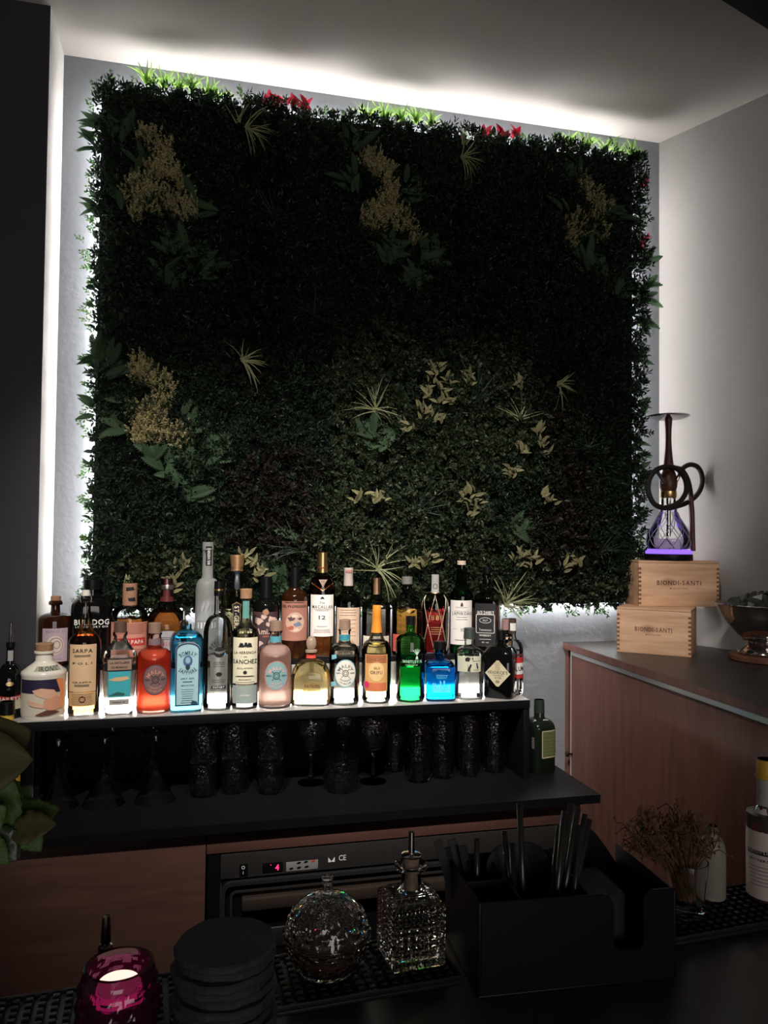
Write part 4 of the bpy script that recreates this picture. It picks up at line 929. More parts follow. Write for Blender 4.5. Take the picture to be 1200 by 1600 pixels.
b = Bottle('whisky_bottle', 'round-shouldered whisky bottle with dark red capsule and silver label', 259, 2, 904, 62, [(0, .94), (.03, 1), (.40, 1)] + sh(.40, 1, .635, .50, 8) + [(.66, .44), (.70, .42), (.74, .32), (.97, .28), (1, .27)])
b.glass().fill(DAMBER, .60)
b.patch(dens(arch(.72, -.9, .70, .35), 2), paper('label_silver', (.34, .34, .36)), 'label', (.05, .22))
lab = b.lab
b.text('CHIVAS REGAL', .235, .20, INK_RED, 1.35, .05, 's', None, True, lab).patch(ell(.16, .10, 14), INK_RED, 'age_seal', (.22, .13), .0013, lab).text('12', .13, .12, Wt, .16, .22, 'b', None, True, lab, .002).lines(.29, .31, 2, .4, K, .05, .0006, lab)
b.cap(.735, 1, .34, .27, mat('maroon_capsule', (.10, .02, .02), .35), 'capsule', 24, [(.725, .36), (.80, .30), (.99, .27), (1, .25)]); lathe('capsule_ring', [(.305 * b.R, .87 * b.H), (.31 * b.R, .875 * b.H), (.31 * b.R, .92 * b.H), (.30 * b.R, .925 * b.H)], M_steel, b.root, 24)

b = Bottle('frosted_vodka_bottle', 'tall frosted white vodka bottle with a long slender neck', 322, 2, 847, 36, [(0, .95), (.02, 1), (.60, 1)] + sh(.60, 1, .69, .52, 6) + [(.71, .47), (.93, .46), (.935, .50), (1, .48)])
b.glass(M_frost)
b.label(.80, .965, .26, K, 'neck_label', .08).label(.26, .34, .95, paper('etched_grey', (.26, .29, .33)), 'etched_building')
for k in range(6): b.label(.275, .325, .06, WHITEP, 'etched_window', -.75 + .3 * k, .0012, b.lab)
for k in range(9): b.wrap('etched_tree', (np.array([(-.5 * b.R + .12 * k * b.R, (.42 + .02 * (k % 3)) * b.H), (-.45 * b.R + .12 * k * b.R, (.42 + .02 * (k % 3)) * b.H), (-.38 * b.R + .12 * k * b.R, (.54 - .008 * abs(k - 4)) * b.H)]), [(0, 1, 2)]), mat('etch', (.62, .65, .66), .5), b.body, .0006)
b.wrap('lettering', (lambda v, f: (np.stack([-v[:, 1], v[:, 0]], 1) * np.array([1, 1]), f))(*text2d('BELVEDERE', .2 * b.R, 'b', .14 * b.H)), Wt, b.body, .0014, (.08 * b.R, .88 * b.H))

b = Bottle('elderflower_liqueur_bottle', 'fluted liqueur bottle with brass cap and tall dark-blue banner label', 368, 2, 867, 46, [(0, .95), (.02, 1), (.18, .86), (.40, .82), (.55, .92), (.62, 1.0)] + sh(.62, 1, .845, .42, 8) + [(.86, .38), (.90, .38)])
b.glass(extra=lambda ph, z: .05 * math.cos(8 * ph), seg=64, sharp=30).fill(liquid('elderflower', (.85, .72, .40)), .66)
b.patch(dens([(-.24, -1.6), (.24, -1.6), (.24, 1.3), (.30, 1.42), (0, 1.62), (-.30, 1.42), (-.24, 1.3)], 4), INK_GOLD, 'label_trim', (.02, .33), .0030); b.patch(dens([(-.19, -1.55), (.19, -1.55), (.19, 1.28), (.24, 1.40), (0, 1.54), (-.24, 1.40), (-.19, 1.28)], 4), mat('label_midnight', (.008, .010, .020), .4), 'label', (.02, .33), .0036)
b.wrap('lettering', (lambda v, f: (np.stack([v[:, 1], -v[:, 0]], 1), f))(*text2d('ST-GERMAIN', .26 * b.R, 'b', .34 * b.H)), mat('ink_palegold', (.75, .66, .42), .5), b.lab, .0042, (.02 * b.R, .35 * b.H))
b.patch(dens([(-.16, -.7), (.16, -.7), (.16, .5), (-.16, .5)], 3), mat('label_midnight', (.008, .010, .020), .4), 'neck_label', (.02, .78), .002)
b.cap(.85, 1, .42, .52, mat('brass_cap', (.42, .24, .12), .4, .7), 'cap', 10, [(.845, .44), (.87, .40), (.98, .50), (1, .48)])

b = Bottle('amaro_bottle', 'dark bottle with short black neck and pale flourish label', 414, 2, 901, 42, [(0, .95), (.03, 1), (.60, 1)] + sh(.60, 1, .72, .50, 6) + [(.76, .40), (.99, .38), (1, .36)])
b.glass(M_shelld)
b.label(.02, .58, 1.05, paper('flourish_dark', (.045, .022, .025)))
lab = b.lab
FL = paper('flourish_pale', (.56, .40, .36))
for u, t, r in ((-.55, .47, .34), (.50, .48, .36), (-.15, .52, .22), (.2, .43, .2), (-.5, .20, .3), (.45, .20, .3), (0, .12, .3), (-.3, .08, .22), (.4, .09, .25)): b.patch(dens([(r * (1 + .25 * math.cos(3 * a)) * math.cos(a), r * .75 * (1 + .3 * math.sin(4 * a)) * math.sin(a)) for a in [2 * pi * k / 9 for k in range(9)]], 2), FL, 'print', (u, t), .0013, lab)
b.patch(ell(.22, .22, 18), mat('seal_copper', (.42, .22, .14), .4, .4), 'seal', (0, .575), .0020); b.text('Amizz', .345, .40, FL, 1.35, 0, 'b', None, True, lab, .0018).text('AMARO', .285, .13, INK_ROSE, .6, .1, 'b', None, True, lab)
b.cap(.74, 1, .44, .40, M_blackp, 'capsule')

b = Bottle('vermouth_bottle', 'dark wine-shouldered bottle with rust label and round colour picture', 459, 2, 886, 43, [(0, .95), (.03, 1), (.63, 1)] + sh(.63, 1, .75, .44, 6) + [(.78, .34), (.99, .32), (1, .30)])
b.glass(M_amberglass)
b.label(.20, .63, 1.1, paper('label_rust', (.34, .15, .11)))
lab = b.lab
b.text('DEL PROFESSORE', .575, .17, K, 1.95, 0, 'b', None, True, lab).lines(.615, .62, 2, 1.0, K, 0, .0004, lab)
b.patch(ell(.68, .72, 26), paper('picture_blush', (.52, .34, .26)), 'picture', (.05, .40), .0012, lab)
for u, t, r, c in ((-.2, .44, .26, ink('pic_dark', (.08, .04, .05))), (.25, .38, .28, ink('pic_blue', (.14, .18, .26))), (.0, .47, .22, ink('pic_cream', (.66, .50, .38))), (-.25, .34, .24, ink('pic_red', (.36, .10, .06))), (.15, .32, .2, ink('pic_cream', (.66, .50, .38))), (.4, .44, .15, ink('pic_dark', (.08, .04, .05)))):
    b.patch(dens([(r * (1 + .3 * math.cos(3 * a + u * 9)) * math.cos(a), r * .6 * (1 + .3 * math.sin(5 * a)) * math.sin(a)) for a in [2 * pi * k / 9 for k in range(9)]], 2), c, 'painted_shape', (u, t), .0018, lab)
b.cap(.76, 1, .37, .35, M_blackp, 'capsule')

b = Bottle('single_malt_bottle', 'tall whisky bottle with gold capsule and white label numbered 12', 502, 2, 863, 41, [(0, .95), (.02, 1), (.66, 1)] + sh(.66, 1, .78, .42, 6) + [(.81, .36), (.99, .35), (1, .33)])
b.glass().fill(DAMBER, .755)
b.label(.205, .60, 1.0, WHITEP)
b.text('MACALLAN', .485, .23, K, 1.65, .05, 's').text('The', .525, .17, K, .36, 0, 's').text('12', .385, .28, K, .5, .02, 's').lines(.45, .46, 2, .65, K, .02, .0004).lines(.30, .305, 1, .55, K, .02, .0006).lines(.24, .27, 4, .75, K, .02, .0003)
b.patch(dens([(-.16, -.08), (.16, -.08), (.08, .06), (0, .1), (-.08, .06)]), K, 'emblem', (.02, .57), .0012, b.lab)
b.patch([(-.32, .26), (.32, .26), (0, -.34)], paper('triangle_tan', (.30, .20, .15)), 'age_label', (.05, .71), .0010).text('12', .725, .14, K, .2, .05, 's')
b.wrap('neck_chevron', band([(-.9 * b.R, .70 * b.H), (.05 * b.R, .632 * b.H), (.95 * b.R, .70 * b.H)], [(-.9 * b.R, .712 * b.H), (.05 * b.R, .645 * b.H), (.95 * b.R, .712 * b.H)])[0:1] + ([(0, 1, 4, 3), (1, 2, 5, 4)],), INK_GOLD, None, .0008)
b.cap(.805, 1, .42, .38, M_gold, 'capsule'); lathe('capsule_ring', [(.425 * b.R, .845 * b.H), (.43 * b.R, .855 * b.H), (.42 * b.R, .86 * b.H)], mat('copper_band', (.30, .12, .05), .35, .8), b.root, 24)

b = Bottle('beige_label_bottle', 'clear bottle with peach paper label and tattered neck seal', 543, 2, 887, 39, [(0, .95), (.03, 1), (.60, 1)] + sh(.60, 1, .70, .62, 5) + [(.76, .42), (.80, .35), (.98, .31), (1, .30)])
b.glass().fill(liquid('olive_spirit', (.28, .30, .22)), .66)
b.label(.0 + .12, .555, 1.1, BEIGE).lines(.47, .53, 3, .8, INK_BROWN, 0, .0005).lines(.24, .42, 5, .6, INK_BROWN, .1, .0004)
b.cap(.80, 1, .40, .36, paper('seal_tattered', (.42, .36, .33)), 'neck_seal', 16, [(.795, .39), (.85, .38), (.93, .36), (.94, .38), (.995, .37), (1, .33)]); b.patch(dens([(-.2, -.08), (.2, -.1), (.25, .1), (-.15, .1)]), paper('seal_rose', (.36, .16, .14)), 'seal_print', (0, .96), .0040)

b = Bottle('square_shoulder_bottle', 'clear broad bottle with cork neck and plain cream label low down', 587, 2, 902, 45, [(0, .95), (.03, 1), (.62, 1)] + sh(.62, 1, .70, .60, 5) + [(.74, .42), (.80, .38), (1.0, .36)])
b.glass().fill(liquid('tea_spirit', (.55, .46, .38)), .60)
b.label(.05, .26, 1.05, CREAM).text('LA ANITA', .215, .15, K, 1.3, 0, 's').lines(.10, .15, 3, .6, K, 0, .0005)
b.cap(.78, 1, .27, .29, M_cork, 'cork')

b = Bottle('bourbon_bottle', 'amber bourbon bottle with embossed shoulders and red lower label', 635, 2, 901, 47, [(0, .95), (.03, 1), (.58, 1)] + sh(.58, 1, .76, .44, 7) + [(.80, .33), (.88, .32), (.885, .39), (.91, .39), (.915, .32)])
b.glass().fill(liquid('bright_amber', (.97, .48, .08)), .60)
b.label(.05, .27, 1.1, paper('label_coral', (.58, .10, .07))).lines(.10, .22, 5, .8, INK_BROWN, 0, .0008)
for u, t, hh in ((-.1, .50, .16), (.0, .42, .16), (-.05, .34, .16)): b.text('FRONTIER', t, hh, mat('embossed_amber', (.40, .16, .04), .2), 1.2, u, 's', parent=b.body)
b.cap(.905, 1, .36, .36, mat('cap_grey', (.16, .16, .15), .4))

b = Bottle('netted_rum_bottle', 'ruby-red rum bottle wrapped in a gold wire net', 679, 2, 896, 42, [(0, .95), (.03, 1), (.60, 1)] + sh(.60, 1, .76, .42, 7) + [(.78, .34), (.99, .33), (1, .31)])
b.glass().fill(REDL_, .66)
net = []
for k in range(6):
    for sgn in (-1, 1):
        for seg_ in range(2):
            t0, t1 = (.04, .38) if seg_ == 0 else (.38, .735); pts = []
            for i in range(9):
                q = i / 8; t = t0 + (t1 - t0) * q; rx, ry, p_ = b.at(t * b.H); a = 2 * pi * k / 6 + sgn * (q + seg_) * pi / 6 * 1.0
                pts.append(((rx + .0012) * math.sin(a), -(ry + .0012) * math.cos(a), t * b.H))
            net.append(tube_vf(pts, .0008, 5))
obj('wire_net', mesh(*join(net), smooth=True), mat('pale_gold_wire', (.80, .68, .50), .35, .6), b.root)
b.text('1888', .46, .34, INK_GOLD, 1.1, .1, 's', parent=b.body); b.lines(.26, .34, 4, .5, INK_GOLD, .1, .0008, b.body)
b.label(.76, .99, .30, paper('neck_grey', (.34, .34, .33)), 'neck_label').ringband(.16, .2, .04, K, (0, .84), name='emblem')
lathe('neck_collar', [(.44 * b.R, .745 * b.H), (.46 * b.R, .755 * b.H), (.38 * b.R, .78 * b.H)], M_gold, b.root, 24, cap=False)

b = Bottle('green_whisky_bottle', 'green whisky bottle with cream screw cap and plain white label', 720, 2, 876, 37, [(0, .95), (.03, 1), (.60, 1)] + sh(.60, 1, .66, .82, 4) + [(.72, .56), (.78, .46), (.86, .40), (.90, .34), (1, .32)])
b.glass(thin_glass('deep_green_glass', (.08, .62, .26))).fill(liquid('dark_green_spirit', (.08, .55, .22)), .64)
b.label(.10, .575, 1.05, WHITEP)
b.text('LAPHROAIG', .435, .25, K, 1.75, .1, 's').text('10', .26, .25, K, .30, .15, 's').lines(.37, .395, 2, .55, K, .05, .0005).lines(.46, .50, 2, .7, K, .05, .0003).lines(.15, .16, 1, .7, K, 0, .0008).text('ISLAY', .27, .06, K, .35, -.5, 's')
b.patch(dens([(-.12, -.14), (.12, -.14), (.08, .1), (0, .2), (-.08, .1)]), INK_BROWN, 'emblem', (.05, .53), .0012, b.lab)
b.cap(.955, 1, .37, .37, paper('cap_cream', (.62, .50, .38)))

b = Bottle('square_whiskey_bottle', 'square whiskey bottle with black label and white ornate lettering', 760, 2, 886, 40, [(0, .95, 6), (.03, 1, 6), (.60, 1, 6)] + sh(.60, 1, .70, .52, 5, 6, 2.5) + [(.73, .40, 2), (.76, .40, 2), (.80, .34, 2), (.93, .29, 2), (.94, .32, 2)], p=6, yaw=-6)
b.glass().fill(liquid('cola_spirit', (.10, .035, .02)), .62)
b.label(.08, .58, .80, K, 'label')
lab = b.lab
o_, i_ = rrect(-.70, .70, -.82, .62, .1), rrect(-.66, .66, -.78, .58, .08)
b.wrap('label_border', (np.array(band(o_, i_)[0]) * b.R, band(o_, i_)[1]), Wt, lab, .0012, (0, .36 * b.H))
b.text("JACK DANIEL'S", .475, .24, Wt, 1.25, 0, 'b', None, True, lab)
b.ringband(.44, .22, .035, Wt, (0, .385), lab).text('No7', .385, .15, Wt, .34, 0, 's', None, True, lab).text('Tennessee', .275, .17, Wt, .9, 0, 's', None, True, lab).text('WHISKEY', .21, .14, Wt, .9, 0, 'b', None, True, lab).lines(.165, .17, 1, .6, Wt, 0, .0006, lab).text('40% vol'.replace('%', ' '), .13, .10, Wt, .5, 0, 'b', None, True, lab)
b.cap(.925, 1, .31, .31, M_blackp)

b = Bottle('miniature_bottle', 'small bottle with dusty-rose capsule peeking out beside the square whiskey', 790, 2, 967, 22, [(0, .95), (.05, 1), (.5, 1)] + sh(.5, 1, .66, .55, 5) + [(.70, .5), (1, .48)], yc=2.175)
b.glass(M_shelld); b.cap(.66, 1, .62, .58, paper('capsule_rose', (.36, .22, .21)), 'capsule'); b.label(.1, .45, .9, BEIGE)

# ------------------------------------------------------------------ wine crates, hookah and silver bowl on the side cabinet
def crate(label, c, w, dpt, h, rot, front, left=None):
    o = thing('wine_crate', label, 'crate', c, rot, 'pine wine crates'); t = .009
    # c is the front left bottom corner; local x along the front, y to the back
    box('front_board', 0, w, 0, t, 0, h - .007, M_pine, o, .0008); box('rear_board', 0, w, dpt - t, dpt, 0, h - .007, M_pine, o, .0008)
    box('side_board', 0, t, t + .0003, dpt - t - .0003, 0, h - .007, M_pine, o, .0008); box('side_board', w - t, w, t + .0003, dpt - t - .0003, 0, h - .007, M_pine, o, .0008)
    box('lid', 0, w, 0, dpt, h - .0065, h, M_pine, o, .0012); box('bottom_board', t, w - t, t, dpt - t, .001, .008, M_pine, o, .0008)
    n = 9
    for sx in (0, 1):
        parts = []
        for k in range(n):
            z = .006 + (h - .02) * k / n; x0 = -.0004 if sx == 0 else w - t + .001
            parts.append(box_vf(x0, x0 + t - .0006, -.0005, .002, z, z + (h - .02) / n * .5))
        obj('finger_joint', mesh(*join(parts)), mat('end_grain', (.20, .085, .040), .7, var=.2, scale=90), o)
    u, z, wd, hh = front
    flat_text('lettering', 'BIONDI-SANTI', hh, INK_BROWN, o, lambda a, b_: (u + a, -.0006, z + b_), 's', wd)
    flat_text('lettering', 'MONTALCINO', hh * .28, INK_BROWN, o, lambda a, b_: (u + a, -.0006, z - hh * 1.25 + b_), 's', wd * .42)
    if left:
        flat_text('lettering', 'BIONDI-SANTI', hh * .7, INK_BROWN, o, lambda a, b_: (-.0006, left - a, z + .006 + b_), 's', .05)
        flat_text('lettering', 'MONTALCINO', hh * .25, INK_BROWN, o, lambda a, b_: (-.0006, left - a, z - .008 + b_), 's', .035)
    return o
A, B_ = at_z(964, 1018, ZT), at_z(1080, 1027, ZT)
H1 = at_y(1080, 955, B_.y).z - ZT
rotA = math.atan2(B_.y - A.y, B_.x - A.x); wA = (B_ - A).length
crate('lower pine wine crate standing on the side cabinet, brown stamp near the top', (A.x, A.y, ZT), wA, .150, .136, rotA, (wA * .50, .073, .105, .0125))
ZT2 = ZT + .1365
A2 = at_z(998, 947, ZT2); rotB = math.radians(-13); wB = .248
crate('upper pine wine crate carrying the hookah, brown stamp at mid height', (A2.x, A2.y, ZT2), wB, .140, .139, rotB, (wB * .50, .072, wB * .55, .0135), .070)
ZT3 = ZT2 + .1395
exv = Vector((math.cos(rotB), math.sin(rotB))); eyv = Vector((-math.sin(rotB), math.cos(rotB)))
hk = Vector((A2.x, A2.y)) + exv * (wB * .48) + eyv * .070
HK = thing('hookah', 'hookah with wooden stem and cut-glass vase glowing violet on the crates', 'hookah', (hk.x, hk.y, ZT3))
def hz(py): return at_y(1045, py, hk.y).z - ZT3
sH = cam_depth((hk.x, hk.y, ZT3)) / F
M_hwood = wood('hookah_walnut', (.055, .018, .012), (.105, .036, .024), axis=2, scale=12, stretch=8, rough=.4)
HR = 1.93
def hl(name, prof, m, seg=40): return lathe(name, [(r * HR, z) for r, z in prof], m, HK, seg)
hl('light_base', [(.037, 0), (.0375, .002), (.0375, .018), (.036, .020)], M_blackp)
hl('light_ring', [(.0355, .0205), (.0365, .023), (.0362, .0285), (.033, .0335)], emitter('violet_led', (.34, .16, 1.0), 1.2))
vase_prof = [(.026, hz(861)), (.031, hz(858)), (.0345, hz(850)), (.0345, hz(842)), (.032, hz(832)), (.026, hz(822)), (.019, hz(811)), (.0135, hz(800)), (.0115, hz(788)), (.0110, hz(776)), (.0115, hz(771))]
vase_prof = [(r, max(.0345, z)) for r, z in vase_prof]; vase_prof = [(r, z + .001 * i) if i < 2 else (r, z) for i, (r, z) in enumerate(vase_prof)]
hl('vase', vase_prof, M_shell)
hl('vase_water', [(r - .002, z + .001) for r, z in vase_prof[:4]], liquid('water', (.72, .62, .98)))
cuts = []
for k in range(9):
    for sg in (-1, 1):
        pts = []
        for i in range(17):
            q = i / 16; z = vase_prof[0][1] + (vase_prof[7][1] - vase_prof[0][1]) * q
            r = HR * float(np.interp(z, [p[1] for p in vase_prof], [p[0] for p in vase_prof])) + .0003; a = 2 * pi * k / 9 + sg * q * 1.2
            pts.append((r * math.cos(a), r * math.sin(a), z))
        cuts.append(tube_vf(pts, .0013, 5))
obj('cut_pattern', mesh(*join(cuts), smooth=True), mat('cut_groove', (.55, .52, .62), .25, trans=.6), HK)
hl('down_tube', [(.0036, hz(838)), (.0036, hz(770))], M_chrome, 14)
hl('port_ring', [(.0118, hz(778)), (.0128, hz(776)), (.0128, hz(768)), (.0120, hz(767.2))], M_gold, 28)
hl('stem', [(.0118, hz(767)), (.0138, hz(760)), (.0140, hz(752)), (.0125, hz(744)), (.0092, hz(735)), (.0072, hz(720)), (.0052, hz(700)), (.0046, hz(685)), (.0050, hz(670)), (.0060, hz(656)), (.0050, hz(651)), (.0026, hz(649)), (.0026, hz(645))], M_hwood, 28)
hl('ash_tray', [(.006, hz(655.5)), (.022, hz(654.5)), (.0325, hz(651.5)), (.0340, hz(650)), (.0315, hz(650.8)), (.018, hz(653)), (.006, hz(654))], M_chrome)
L = lambda p: (p.x - hk.x, p.y - hk.y, p.z - ZT3)
for px0, py0, px1, py1, dy in ((1037, 754, 1027, 737, -.012), (1056, 754, 1064, 737, -.004)):
    p0, p1 = at_y(px0, py0, hk.y - .010), at_y(px1, py1, hk.y + dy - .012)
    tube('valve_port', [L(p0), L(p0.lerp(p1, .6)), L(p1)], lambda t: .0052 + .002 * (t > .9), M_chrome, HK, 12)
M_hose = mat('hose_silicone', (.012, .009, .008), .75)
def hpts(seq): return [L(at_y(px, py, hk.y + dy)) for px, py, dy in seq]
tube('hose', sub_curve([Vector(p) for p in hpts([(1064, 740, .010), (1068, 731, .016), (1078, 726, .020), (1089, 729, .022), (1096, 740, .022), (1097, 756, .022), (1090, 772, .018), (1076, 784, .004), (1058, 791, -.020), (1040, 794, -.034), (1022, 787, -.038), (1013, 767, -.040), (1015, 748, -.040), (1026, 734, -.040), (1043, 729, -.040), (1060, 734, -.040), (1071, 750, -.040), (1072, 768, -.042), (1063, 783, -.046), (1050, 791, -.050), (1040, 793, -.050)])], 140), .0078, M_hose, HK, 14)
tube('hose', sub_curve([Vector(p) for p in hpts([(1056, 731, -.028), (1066, 735, -.026), (1074, 748, -.020), (1078, 764, -.014), (1080, 780, -.012)])], 40), .0076, M_hose, HK, 14)
mp_ = [L(at_y(1079, 772, hk.y - .012)), L(at_y(1081, 800, hk.y - .014)), L(at_y(1083, 861, hk.y - .016))]
tube('mouthpiece', mp_, lambda t: .0074 + .0012 * math.sin(pi * t), M_hwood, HK, 16)

cB = at_z(1194, 1032, ZT)
WD = lathe('serving_board', [(.088, ZT), (.092, ZT + .003), (.092, ZT + .015), (.089, ZT + .018)], wood('bark_board', (.10, .040, .022), (.19, .08, .045), axis=0, scale=8, stretch=5), None, 40)
WD.location = (cB.x, cB.y, 0); tag(WD, 'round wooden board under the silver bowl', 'board')
WD.data.transform(Matrix.Translation((0, 0, -ZT))); WD.location.z = ZT
z0 = ZT + .0182
def bz(py): return at_y(1194, py, cB.y).z - z0
BW = thing('silver_bowl', 'large polished silver bowl on a rounded foot, holding crumpled foil', 'bowl', (cB.x, cB.y, z0))
lathe('foot', [(.066, 0), (.070, .004), (.068, .010), (.058, .018), (.046, .028), (.042, .040), (.046, .048), (.060, bz(1000))], M_chrome, BW, 48)
rim = bz(944)
lathe('basin', [(.050, bz(1001)), (.072, bz(992)), (.100, bz(975)), (.118, bz(960)), (.128, bz(947)), (.134, rim), (.131, rim + .002), (.125, rim - .002), (.114, bz(962)), (.094, bz(978)), (.060, bz(994)), (.02, bz(996))], M_chrome, BW, 56)
def crumple(w, d_, h, seed, n=14):
    r = np.random.default_rng(seed); V, Fc = [], []
    for j in range(n):
        for i in range(n):
            x_, y_ = i / (n - 1) * 2 - 1, j / (n - 1) * 2 - 1; e_ = max(0, 1 - max(abs(x_), abs(y_)) ** 3)
            V.append((x_ * w + r.normal() * .006, y_ * d_ + r.normal() * .006, h * e_ * (.6 + .6 * r.random())))
    for j in range(n - 1):
        for i in range(n - 1): Fc.append((j * n + i, j * n + i + 1, (j + 1) * n + i + 1, (j + 1) * n + i))
    return V, Fc
fo = obj('foil_bundle', mesh(*crumple(.086, .086, .042, 4)), mat('dark_foil', (.06, .065, .06), .35, .5), None); fo.location = (cB.x, cB.y, z0 + rim - .010); fo.data.transform(Matrix.Rotation(.4, 4, 'Z'))
tag(fo, 'crumpled dark foil bundle lying in the silver bowl', 'foil')

# ------------------------------------------------------------------ glassware under the display
M_gl = mat('bar_glass', (.97, .97, .96), .0, trans=1., ior=1.46)
def pattern_glass(name, scale):
    m, nt, p, out = nodes(name); p.inputs['Base Color'].default_value = (.97, .97, .96, 1); p.inputs['Roughness'].default_value = .0
    p.inputs['Transmission Weight'].default_value = 1; p.inputs['IOR'].default_value = 1.48
    tc = nt.nodes.new('ShaderNodeTexCoord'); v = nt.nodes.new('ShaderNodeTexVoronoi'); v.inputs['Scale'].default_value = scale
    b_ = nt.nodes.new('ShaderNodeBump'); b_.inputs['Strength'].default_value = .75; b_.inputs['Distance'].default_value = .0022
    nt.links.new(tc.outputs['Object'], v.inputs['Vector']); nt.links.new(v.outputs['Distance'], b_.inputs['Height']); nt.links.new(b_.outputs[0], p.inputs['Normal'])
    MATS[name] = m; return m
M_cutg = pattern_glass('cut_bar_glass', 120)
def cup(outer, wall=.0018, floor_=.006):
    inner = [(max(.0008, r - wall), z) for r, z in outer if z > outer[0][1] + floor_]; r0 = inner[0][0] if inner else .01
    return outer + inner[::-1] + [(r0 * .98, outer[0][1] + floor_), (.0008, outer[0][1] + floor_)]
def gpos(px, y, py=1200): p = at_y(px, py, y); return Vector((p.x, y, ZB))
TR = [(0, .052), (.003, .053), (.004, .052), (.0445, .0075 + .0)]
def martini(px, y, label):
    o = thing('martini_glass', label, 'glass', gpos(px, y), 0, 'upside-down martini glasses'); H = .172
    # standing on its rim: bowl opens downwards
    V = [(.0505, 0.0), (.0515, .0008), (.0075, .072), (.0045, .078), (.0033, .090), (.0032, .145), (.005, .160), (.010, .1655), (.032, .1685), (.0325, .170), (.0005, .1715)]
    inn = [(.0500, .0), (.0062, .0705), (.0005, .073)]
    obj('bowl', mesh(*lathe_vf([(.0500, .0006), (.0062, .0705), (.0006, .0725)][::-1] + V[1:4] , 40, False), smooth=True, sharp=50), M_gl, o)
    lathe('stem', V[3:7], M_gl, o, 16); lathe('foot', V[6:], M_gl, o, 36)
for px, y, lb in ((90, 2.035, 'front-left upside-down martini glass beside the mint'), (163, 2.035, 'front middle upside-down martini glass'), (243, 2.035, 'front right upside-down martini glass, nearest the tumblers'),
                  (103, 2.150, 'rear left upside-down martini glass behind the front-left one'), (175, 2.150, 'rear middle upside-down martini glass'), (238, 2.150, 'rear right upside-down martini glass')):
    martini(px, y, lb)
def tumbler(px, y, label, z=0., r=.036, h=.083, m=None, name='tumbler', group='cut-glass tumblers', facets=None):
    p = gpos(px, y); p.z += z
    o = thing(name, label, 'glass', p, 0, group); n = 24
    out = [(r * .86, 0), (r * .88, .001), (r * .9, h * .06), (r * .94, h * .3), (r * .97, h * .36), (r, h * .97), (r * .99, h)]
    fl = (lambda a, zz: (.035 * math.cos(12 * a) if zz < h * .42 else 0))
    lathe('cup', cup(out, .0022, .009), m or M_cutg, o, 48, True, 30, False, flute=fl)
    return o
for px, y, t in ((318, 2.05, 'first'), (366, 2.06, 'second')):
    tumbler(px, y, 'bottom cut-glass tumbler of the %s stacked pair right of the martini glasses' % t, 0); tumbler(px, y, 'top cut-glass tumbler of the %s stacked pair right of the martini glasses' % t, .0835)
tumbler(423, 2.035, 'bottom cut-glass tumbler of the stacked pair left of the goblets'); tumbler(423, 2.035, 'top cut-glass tumbler of the stacked pair left of the goblets', .0835)
tumbler(533, 2.015, 'single wide cut-glass tumbler standing in front of the goblets', 0, .047, .086)
tumbler(617, 2.15, 'small cut-glass tumbler half hidden behind the right goblet', 0, .030, .11)
for px, y, lb in ((654, 2.045, 'first tall cut highball glass, beside the goblet'), (691, 2.065, 'second tall cut highball glass from the goblets'), (733, 2.065, 'third tall cut highball glass from the goblets'), (772, 2.085, 'last tall cut highball glass, by the side panel')):
    tumbler(px, y, lb, 0, .034, .158, None, 'highball_glass', 'tall highball glasses')
def goblet(px, y, label):
    o = thing('goblet', label, 'glass', gpos(px, y), 0, 'cut-glass goblets')
    lathe('foot', [(.036, 0), (.0365, .0015), (.020, .005), (.008, .010), (.0045, .018)], M_gl, o, 36)
    lathe('stem', [(.0045, .0182), (.0038, .04), (.0042, .078), (.006, .085)], M_gl, o, 16)
    lathe('bowl', cup([(.006, .0852), (.022, .092), (.036, .105), (.0435, .125), (.0455, .145), (.0435, .172), (.043, .173)], .0016, .004), M_cutg, o, 44, True, 40, False)
goblet(486, 2.085, 'left cut-glass goblet behind the single tumbler'); goblet(583, 2.06, 'right cut-glass goblet standing in front of the highball glasses'); goblet(537, 2.165, 'rear middle cut-glass goblet behind the single tumbler')

b = Bottle('herb_liqueur_bottle', 'dark square herb liqueur bottle on the back counter beside the display', 842, 1, 1093, 40, [(0, .95, 5), (.02, 1, 5), (.62, 1, 5)] + sh(.62, 1, .74, .46, 6, 5, 2) + [(.77, .40, 2), (.985, .37, 2), (1, .35, 2)], p=5, base=ZB, yc=2.06, yaw=38, ymid=1160)
b.glass(mat('dark_green_bottle', (.008, .012, .008), .12))
b.label(.22, .60, .80, paper('label_deer_green', (.10, .13, .05)), c=.3).lines(.26, .56, 7, .55, INK_GOLD, .3, .001)
lab = b.lab; b.wrap('label_border', band(*[dens([((.3 - w) * b.R, z0_ * b.H), ((.3 + w) * b.R, z0_ * b.H), ((.3 + w) * b.R, z1_ * b.H), ((.3 - w) * b.R, z1_ * b.H)], 5) for w, z0_, z1_ in ((.80, .22, .60), (.72, .235, .585))]), ink('border_cream', (.45, .42, .30)), lab, .0012)
b.lines(.36, .50, 9, .16, mat('print_grey', (.30, .30, .30), .5), -1.25, .0008, b.body)
b.cap(.82, 1, .42, .40, mat('dark_green_cap', (.02, .03, .02), .4))
b.root.location.x = .972

